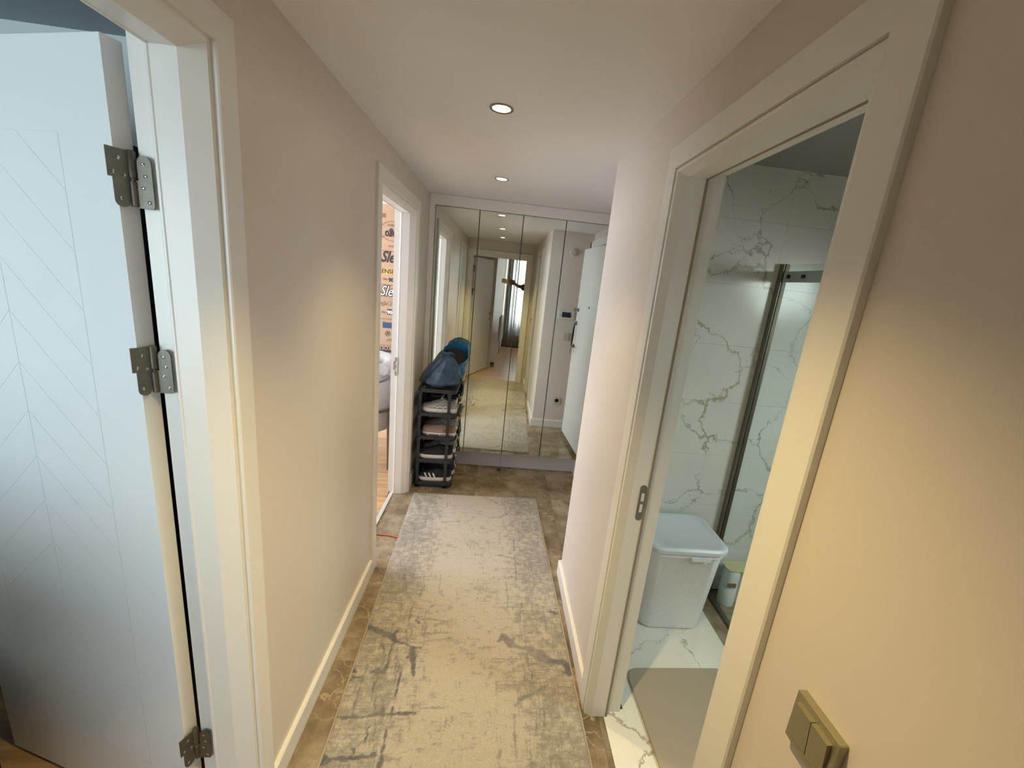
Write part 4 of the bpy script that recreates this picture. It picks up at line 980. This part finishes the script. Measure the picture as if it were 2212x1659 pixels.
MB().box(.02, .70, -.0010, 0, .155, .218).build('printed_band', M['ink'], c5); put(c5, 'KOD', -1.10, .838, .056, M['card2'], flip=True, e=.0016, bold=.002)
MB().box(.02, .70, -.0010, 0, .105, .140).build('pale_band', M['plgrey'], c5); MB().box(.02, .70, -.0012, 0, .062, .090).build('dark_band', M['ink'], c5)
c6 = carton('carton', 'plain carton standing on the oak floor at the foot of the stack', .31, .62, M['card'], .0, .01)
c7 = carton('carton', 'white carton with blue lettering on the floor behind the armchair', .0, .31, M['plwhite'], .0, .0)
put(c7, 'Am', -1.205, .13, .13, M['inkblue'], shear=.2, bold=.004)
for k, (dx, z0, z1) in enumerate([(.74, .0, .42), (.74, .42, .86), (.745, .86, 1.30), (.74, 1.30, 1.76)]):
    carton('carton', ['lowest', 'second', 'third', 'highest'][k]+' carton of the plain stack beside the lettered cartons, hidden by the frame', z0, z1, M['card'], .02, dx*-1-.0, .70)

# boucle armchair
t = thing('armchair', 'white boucle armchair with bronze tube legs in the far left room', 'armchair', (-1.13, 3.52, 0), .25)
def arc(r, z, a0, a1, n, th): 
    return [(r*math.cos(a0+(a1-a0)*k/n), r*math.sin(a0+(a1-a0)*k/n), z) for k in range(n+1)]
MB().tube([(x, y, .845+.035*math.sin(PI*k/18)) for k, (x, y, z) in enumerate(arc(.265, 0, -.75, PI+.75, 18, 0))], .052, 14).build('backrest', M['boucle'], t, smooth=True)
rings = []
for z, s in ((.30, .80), (.315, .93), (.36, 1), (.60, 1.04), (.70, 1.02), (.735, .94), (.74, .80)):
    rings.append([(s*.29*math.cos(a), s*.28*math.sin(a), z) for a in [2*PI*k/32 for k in range(32)]])
MB().loft(rings).build('shell', M['boucle'], t, smooth=True)
MB().loft([[(s*.24*math.cos(a), -.03+s*.24*math.sin(a), z) for a in [2*PI*k/28 for k in range(28)]] for z, s in ((.735, .9), (.75, 1), (.775, 1), (.79, .85))]).build('seat_cushion', M['boucle'], t, smooth=True)
for sx in (-1, 1):
    for sy in (-1, 1):
        MB().tube([(sx*.24, sy*.235, .505), (sx*.245, sy*.24, .46), (sx*.255, sy*.27, 0)], .011, 10).build('leg', M['bronze'], t, smooth=True)
MB().tube([(.31*math.cos(a), .31*math.sin(a), .505) for a in [2*PI*k/36 for k in range(37)]], .011, 8).build('frame_ring', M['bronze'], t, smooth=True)
for sx in (-.18, .18): MB().tube([(sx, .245, .70), (sx*1.02, .262, .84)], .010, 8).build('back_support', M['bronze'], t, smooth=True)

# ------------------------------------------------------------------ bathroom
BW = 2.062; BH = 2.278; BX0, BX1, BY0 = XR+.125, 2.35, .36
wall_with_openings('wall_back', 'tiled back wall of the bathroom', 'X', BW+.006, .056, XF, BX1+.1, 2.6, [], M['wall'])
wb = thing('wall_back', 'white veined marble tiling on the bathroom back wall', 'wall', kind='structure')
rowz = [2.04-.2985*k for k in range(7)]
zs_ = [BH]+rowz+[0]
cache = {}
for r_ in range(len(zs_)-1):
    z1_, z0_ = zs_[r_], max(0, zs_[r_+1])
    if z1_-z0_ < .01: continue
    xs_ = [BX0, .733, 1.333, 1.933, BX1] if True else []
    for a, c in zip(xs_, xs_[1:]):
        if c-a < .01: continue
        key = (round(c-a, 3), round(z1_-z0_, 3))
        if key not in cache: cache[key] = MB().box(.0004, c-a-.0004, -.0, .009, .0004, z1_-z0_-.0004).build('tile', M['marble'], wb, (a, BW-.003, z0_)).data
        else: link('tile', cache[key], wb, (a, BW-.003, z0_))
wall_with_openings('wall_right', 'window wall of the bathroom', 'Y', BX1, .1, BY0-.1, BW+.1, 2.6, [(.5, 1.0, 1.5, 2.0)], M['marble'])
wall_with_openings('wall_front', 'front wall of the bathroom', 'X', BY0, -.08, BX0, BX1, 2.6, [], M['marble'])
window('window_3', 'small bathroom window, out of frame', 'Y', BX1, .5, 1.0, 1.5, 2.0, 1)
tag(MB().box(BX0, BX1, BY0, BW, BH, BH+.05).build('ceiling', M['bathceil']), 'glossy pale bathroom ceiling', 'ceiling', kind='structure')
bf = tag(MB().box(XR+.067, BX1, BY0, BW, -.06, -.012).build('floor', M['marblefloor']), 'white veined marble bathroom floor and door sill', 'floor', kind='structure')
MB().box(XR+.0675, BX0+.03, B1[0]-.02, B1[1]+.02, -.012, .001).build('sill_slab', M['marblefloor'], bf)
tiles(bf, 'tile', M['marblefloor'], BX0+.0305, 1.255, BY0, BW-.004, .62, 1.2, BX0+.0305, .29, -.012, .0)
tiles(bf, 'tile', M['brown'], 1.256, BX1, BY0, BW-.004, .6, .6, 1.256, .26, -.020, -.004)
# bath mat
mt = MB(); o_ = rrect(.750, 1.235, .72, 1.480, .055, 6)
mt.prism(o_, .0005, .010); m_ = mt.build('bath_mat', M['mat'], bevel=.003); tag(m_, 'taupe rounded bath mat on the white marble floor', 'bath mat')
m_.rotation_euler = (0, 0, .03)
# laundry bin
bn = thing('laundry_bin', 'pale grey dimpled laundry bin with lid in the bathroom corner', 'laundry bin', (1.016, 1.866, 0), 0)
bn.scale = (1.08, 1.05, 1.0)
def binring(s, z, sx, sy, r): return [(a, b, z) for a, b in rrect(-sx, sx, -sy, sy, r, 7)]
rings = [binring(0, .0, .135, .105, .045), binring(0, .006, .146, .114, .05), binring(0, .03, .150, .118, .05), binring(0, .44, .172, .147, .06), binring(0, .447, .178, .153, .062), binring(0, .470, .178, .153, .062)]
MB().loft(rings).build('tub', M['bin'], bn, smooth=True)
rings = [binring(0, .462, .182, .157, .064), binring(0, .470, .188, .163, .066), binring(0, .488, .188, .163, .066), binring(0, .497, .180, .155, .062), binring(0, .4975, .166, .141, .055), binring(0, .492, .158, .133, .05)]
MB().loft(rings).build('lid', M['binlid'], bn, smooth=True)
MB().prism([(-.045, .462), (.055, .462), (.047, .440), (-.037, .440)], -.168, -.160, lambda a, b_, h: (a+.04, h, b_)).build('lid_clip', M['binlid'], bn, bevel=.001)
MB().prism(rrect(-.045, .045, -.010, .010, .009), -.1795, -.1700, lambda a, b_, h: (h, a, b_+.395)).build('hand_hole', M['screen'], bn)
MB().prism(rrect(-.035, .035, -.009, .009, .004), -.149, -.1455, lambda a, b_, h: (a+.048, h, b_+.425)).build('front_recess', M['cab'], bn)
# toilet paper pack
tp = thing('toilet_paper_pack', 'pack of white toilet rolls beside the laundry bin', 'toilet paper', (1.472, 1.965, -.004))
for ix in range(2):
    for iz in range(2):
        for iy in range(1):
            r_ = MB().lathe([(.020, 0), (.043, .001), (.045, .008), (.045, .106), (.043, .114), (.020, .115)], 22, (ix*.092-.046, 0, iz*.116+.0)).build('toilet_roll', M['paper'], tp, smooth=True)
            MB().lathe([(.019, .115), (.019, .116)], 14, (ix*.092-.046, 0, iz*.116+.0)).build('core', M['card'], r_)
MB().prism(rrect(-.093, .093, -.047, .047, .03), .2315, .2335).build('wrapper_top', M['wrap'], tp)
MB().box(-.085, -.035, -.0475, -.0452, .13, .155).build('label_strip', M['shoebrown'], tp)
# shower screen
sc_ = thing('shower_screen', 'clear glass shower screen with aluminium wall profile', 'shower screen', (1.355, 0, 0))
MB().box(-.010, .010, 2.015, BW-.004, .0, 1.86).build('wall_profile', M['steeldark'], sc_, bevel=.002)
MB().box(-.014, -.011, 2.02, BW-.004, .0, 1.86).build('profile_cover', M['steel'], sc_)
MB().box(-.004, .004, .95, 2.017, .012, 1.855).build('glass_pane', M['glass'], sc_)
MB().box(-.013, -.0045, .95, 2.012, 1.775, 1.825).build('slide_rail', M['rail'], sc_, bevel=.001)
for y in (1.97, 1.87, 1.4): MB().lathe([(.009, -.013), (.009, -.022), (.005, -.024)], 16, (0, y, 1.80), 'X').build('clamp_screw', M['black'], sc_, smooth=True)
MB().box(-.012, .012, .95, BW-.004, -.004, .012).build('floor_channel', M['steel'], sc_)

# ------------------------------------------------------------------ end room behind the camera (seen in the mirror)
ex0, ex1, ey0, ey1 = -.10, 2.5, -3.75, YE-TW
tag(MB().box(.3, 1.35, ey0-.1, ey0, 2.2, 2.6).box(.3, 1.35, ey0-.1, ey0, 0, .7).box(-.3, .3, ey0-.1, ey0, 0, 2.6).box(1.35, ex1+.1, ey0-.1, ey0, 0, 2.6).build('wall_back', M['wall']), 'window wall of the room behind the camera', 'wall', kind='structure')
lw = MB(); lw.prism([(-.125, -1.02), (.075, ey0), (-.3, ey0), (-.3, -1.02)], 0, 2.6); tag(lw.build('wall_left', M['wall']), 'beige wall beside the open door, seen in the mirror', 'wall', kind='structure')
tag(MB().box(-.62, -.54, -1.02, ey1, 0, 2.6).box(-.80, -.3, -1.10, -1.02, 0, 2.6).build('wall_left', M['wall']), 'recess wall behind the mirrored open door', 'wall', kind='structure')
tag(MB().box(ex1, ex1+.1, ey0, ey1, 0, 2.6).build('wall_right', M['wall']), 'right wall of the room behind the camera', 'wall', kind='structure')
tag(MB().box(-.8, ex1, ey0, ey1, 2.5, 2.55).build('ceiling', M['ceil']), 'ceiling of the room behind the camera', 'ceiling', kind='structure')
f = tag(MB().box(-.8, ex1, ey0, -.10, -.05, -.010).build('floor', M['oak']), 'oak floor of the room behind the camera', 'floor', kind='structure'); planks(f, -.8, ex1, ey0, -.10, along='Y')
window('window_4', 'curtained window of the room behind the camera', 'X', ey0, .3, 1.35, .7, 2.2, -1)
def curtain(name, label, x0, x1, y, z0, z1, amp, folds, mat):
    n = folds*10; pts = [(x0+(x1-x0)*k/n, y+amp*math.sin(2*PI*folds*k/n)+amp*.4*math.sin(2*PI*folds*.37*k/n)) for k in range(n+1)]
    b = MB(); nz = 8
    rings = [[(x, yy*(1)+(0), z0+(z1-z0)*j/nz) for x, yy in pts] for j in range(nz+1)]
    b.loft(rings, False, False)
    t = thing(name, label, 'curtain', (0, 0, 0)); o = b.build('cloth', mat, t, smooth=True)
    md = o.modifiers.new('thickness', 'SOLIDIFY'); md.thickness = .0015
    MB().tube([(x0-.02, y, z1+.012), (x1+.02, y, z1+.012)], .010, 8).build('rod', M['plwhite'], t)
    return t
curtain('sheer_curtain', 'white sheer curtain hanging in folds before the window, seen in the mirror', .16, 1.5, -3.58, .06, 2.40, .028, 15, M['sheer'])
curtain('drape', 'grey drape beside the sheer curtain, seen in the mirror', .085, .21, -3.52, .05, 2.35, .018, 2, M['drape'])
baseboard('baseboard_back', 'dark baseboard under the curtains', [('X', ey0, 1, .08, ex1)], M['shoebrown'], .07)
t = thing('door_wedge', 'small dark box on the oak floor beyond the mirrored door', 'box', (-.075, -1.15, 0)); MB().box(-.035, .035, -.05, .05, 0, .07).build('body', M['shoebrown'], t, bevel=.003); MB().box(-.037, .037, -.052, .052, .055, .075).build('cover', M['shoedark'], t, bevel=.002)
t = thing('radiator', 'white panel radiator beside the curtain, seen in the mirror', 'radiator', (.034, -3.02, 0), .0731)
MB().box(.022, .036, -.36, .36, .26, .84).build('panel', M['radiator'], t, bevel=.004); MB().box(.0, .021, -.35, .35, .29, .82).build('convector', M['radiator'], t)
for k in range(16): MB().box(.036, .040, -.335+k*.043, -.315+k*.043, .29, .81).build('rib', M['radiator'], t)
MB().tube([(.03, .39, .0), (.03, .39, .30), (.03, .36, .30)], .008, 8).build('pipe', M['chrome'], t, smooth=True); MB().lathe([(.015, 0), (.018, .01), (.018, .045), (.014, .05)], 14, (.03, .41, .30), 'Y').build('valve', M['plwhite'], t)

# ------------------------------------------------------------------ phone and the photographer
ph = thing('smartphone', 'pale smartphone held out sideways in the doorway, seen in the mirror', 'phone', (0, 0, 1.65))
ph.rotation_euler = (-.24, .10, 0)
MB().prism(rrect(-.016, .131, -.058, .014, .010), -.0035, -.0110, lambda a, b, h: (a, h, b)).build('body', M['phone'], ph, bevel=.0012)
MB().prism(rrect(-.012, .018, -.026, .010, .006), -.0020, -.0036, lambda a, b, h: (a, h, b)).build('camera_island', M['phone'], ph)
for x, z in ((.010, -.004), (.003, -.018)): MB().lathe([(.0055, -.0018), (.0055, -.0010), (.002, -.0012)], 16, (x, 0, z), 'Y').build('lens', M['phoneglass'], ph)

def skin_body(name, joints, edges, mat, parent, sub=2):
    me = bpy.data.meshes.new(name); keys = list(joints); me.from_pydata([joints[k][0] for k in keys], [(keys.index(a), keys.index(b)) for a, b in edges], [])
    o = bpy.data.objects.new(name, me); COL.objects.link(o)
    sk = o.modifiers.new('skin', 'SKIN'); sk.use_smooth_shade = True; sk.branch_smoothing = .5
    o.modifiers.new('sub', 'SUBSURF').levels = sub; o.modifiers['sub'].render_levels = sub
    for i, k in enumerate(keys):
        r = joints[k][1]; r = r if isinstance(r, tuple) else (r, r)
        me.skin_vertices[0].data[i].radius = r; me.skin_vertices[0].data[i].use_root = (i == 0)
    dg = bpy.context.evaluated_depsgraph_get(); dg.update()
    m2 = bpy.data.meshes.new_from_object(o.evaluated_get(dg)); bpy.data.objects.remove(o)
    m2.name = name; m2.materials.clear(); m2.materials.append(mat)
    for p_ in m2.polygons: p_.use_smooth = True
    return link(name, m2, parent)
pr = thing('person', 'person behind the door frame, bare hand and dark sleeve reaching out with a phone', 'person', (0, 0, 0))
px_, py_ = .74, -.48
BJ = dict(pelvis=((px_, py_, .95), (.15, .105)), belly=((px_, py_, 1.08), (.135, .10)), chest=((px_, py_, 1.30), (.165, .11)), collar=((px_, py_, 1.44), (.10, .07)), neck=((px_, py_+.01, 1.52), .052), nape=((px_, py_+.015, 1.57), .05),
          lsh=((px_-.17, py_+.02, 1.42), .058), lel=((.445, -.225, 1.545), .058), rsh=((px_+.17, py_, 1.42), .058), rel=((px_+.23, py_+.02, 1.14), .045), rwr=((px_+.21, py_+.12, .93), .032),
          lhip=((px_-.09, py_, .88), .092), lkn=((px_-.10, py_+.02, .48), .062), lan=((px_-.10, py_, .10), .042), rhip=((px_+.09, py_, .88), .092), rkn=((px_+.10, py_+.02, .48), .062), ran=((px_+.10, py_, .10), .042))
wrist = Vector((.238, -.052, 1.572)); elbow = Vector(BJ['lel'][0]); mid = wrist+(elbow-wrist)*.33
# clothes follow the body: jumper (torso and arms) and trousers
J = {k: BJ[k] for k in ('belly', 'chest', 'collar', 'lsh', 'lel', 'rsh', 'rel', 'pelvis')}; J['lcuff'] = (tuple(mid), .060); J['rcuff'] = ((px_+.215, py_+.10, .975), .04)
skin_body('jumper', J, [('pelvis', 'belly'), ('belly', 'chest'), ('chest', 'collar'), ('chest', 'lsh'), ('lsh', 'lel'), ('lel', 'lcuff'), ('chest', 'rsh'), ('rsh', 'rel'), ('rel', 'rcuff')], M['sleeve'], pr)
J = {k: BJ[k] for k in ('pelvis', 'lhip', 'lkn', 'lan', 'rhip', 'rkn', 'ran')}
skin_body('trousers', J, [('pelvis', 'lhip'), ('lhip', 'lkn'), ('lkn', 'lan'), ('pelvis', 'rhip'), ('rhip', 'rkn'), ('rkn', 'ran')], M['jeans'], pr)
# skin: neck and head, then the arm with its hand
hd_ = (px_-.01, py_+.03, 1.66)
skin_body('head', {'n0': ((px_, py_, 1.47), .055), 'n1': ((px_, py_+.012, 1.55), .052), 'jaw': ((px_-.005, py_+.035, 1.60), (.062, .068)), 'mid': (hd_, (.074, .088)), 'top': ((px_-.01, py_+.015, 1.73), (.066, .078)), 'nose0': ((px_-.02, py_+.105, 1.645), .018), 'nose': ((px_-.023, py_+.130, 1.632), .012)},
          [('n0', 'n1'), ('n1', 'jaw'), ('jaw', 'mid'), ('mid', 'top'), ('mid', 'nose0'), ('nose0', 'nose')], M['skin'], pr)
hr = MB(); hr.loft([[(hd_[0]+s*.083*math.cos(a), hd_[1]-.018+s*.100*math.sin(a), z) for a in [2*PI*k/24 for k in range(24)]] for z, s in ((1.63, .80), (1.68, .98), (1.72, 1.0), (1.76, .90), (1.79, .62), (1.805, .25))]); hr.build('hair', M['hair'], pr, smooth=True)
for s in (-1, 1):
    MB().lathe([(.004, -.012), (.012, -.008), (.013, 0), (.010, .008), (.004, .012)], 14, (hd_[0]+s*.031, hd_[1]+.084, 1.668), 'Y').build('eye', M['plwhite'], pr, smooth=True)
    MB().lathe([(.006, .0125), (.002, .0135)], 12, (hd_[0]+s*.031, hd_[1]+.084, 1.668), 'Y').build('iris', M['screen'], pr)
    MB().lathe([(.010, -.008), (.022, -.004), (.024, .003), (.014, .008)], 16, (hd_[0]+s*.082, hd_[1]-.005, 1.648), 'X').build('ear', M['skin'], pr, smooth=True)
MB().tube([(hd_[0]-.024, hd_[1]+.078, 1.600), (hd_[0], hd_[1]+.090, 1.597), (hd_[0]+.024, hd_[1]+.078, 1.600)], [.003, .006, .003], 8).build('mouth', M['cable'], pr, smooth=True)
fng = {'elb': (tuple(mid+(elbow-mid)*.35), .033), 'frm': (tuple(mid-(elbow-mid)*.1), .030), 'wr': (tuple(wrist), (.032, .026)), 'palm': ((.200, -.042, 1.598), (.043, .022)), 'kn': ((.162, -.030, 1.616), (.042, .019))}
eg = [('elb', 'frm'), ('frm', 'wr'), ('wr', 'palm'), ('palm', 'kn')]
skin_body('hand', fng, eg, M['skin'], pr)
# fingers: unequal, curled round the phone's end
fp = [((.190, -.030, 1.634), (.150, -.014, 1.650), (.115, .004, 1.652), (.097, .006, 1.640)), ((.185, -.026, 1.620), (.148, -.004, 1.632), (.108, .008, 1.630), (.090, .008, 1.618)),
      ((.182, -.024, 1.606), (.146, .000, 1.612), (.112, .010, 1.608), (.096, .009, 1.598)), ((.184, -.026, 1.592), (.154, -.006, 1.592), (.126, .004, 1.586), (.112, .004, 1.580)),
      ((.195, -.045, 1.600), (.165, -.050, 1.612), (.130, -.042, 1.606), (.108, -.034, 1.600))]
for k, pth in enumerate(fp):
    MB().tube([Vector(q) for q in pth], [.0125, .0115, .0100, .0080] if k < 4 else [.015, .0135, .0115, .009], 10).build('finger' if k < 4 else 'thumb', M['skin'], pr, smooth=True)
for s in (-1, 1):
    rr = []
    for q, hw_, h_ in ((-.09, .034, .06), (-.06, .042, .09), (0, .044, .09), (.06, .048, .06), (.12, .046, .045), (.155, .030, .035), (.165, .012, .02)):
        rr.append([(px_+s*.10+hw_*c_, py_+.02+q, z_) for c_, z_ in ((-1, 0), (1, 0), (1, h_*.5), (.6, h_), (-.6, h_), (-1, h_*.5))])
    MB().loft(rr).build('shoe', M['shoedark'], pr, smooth=True)
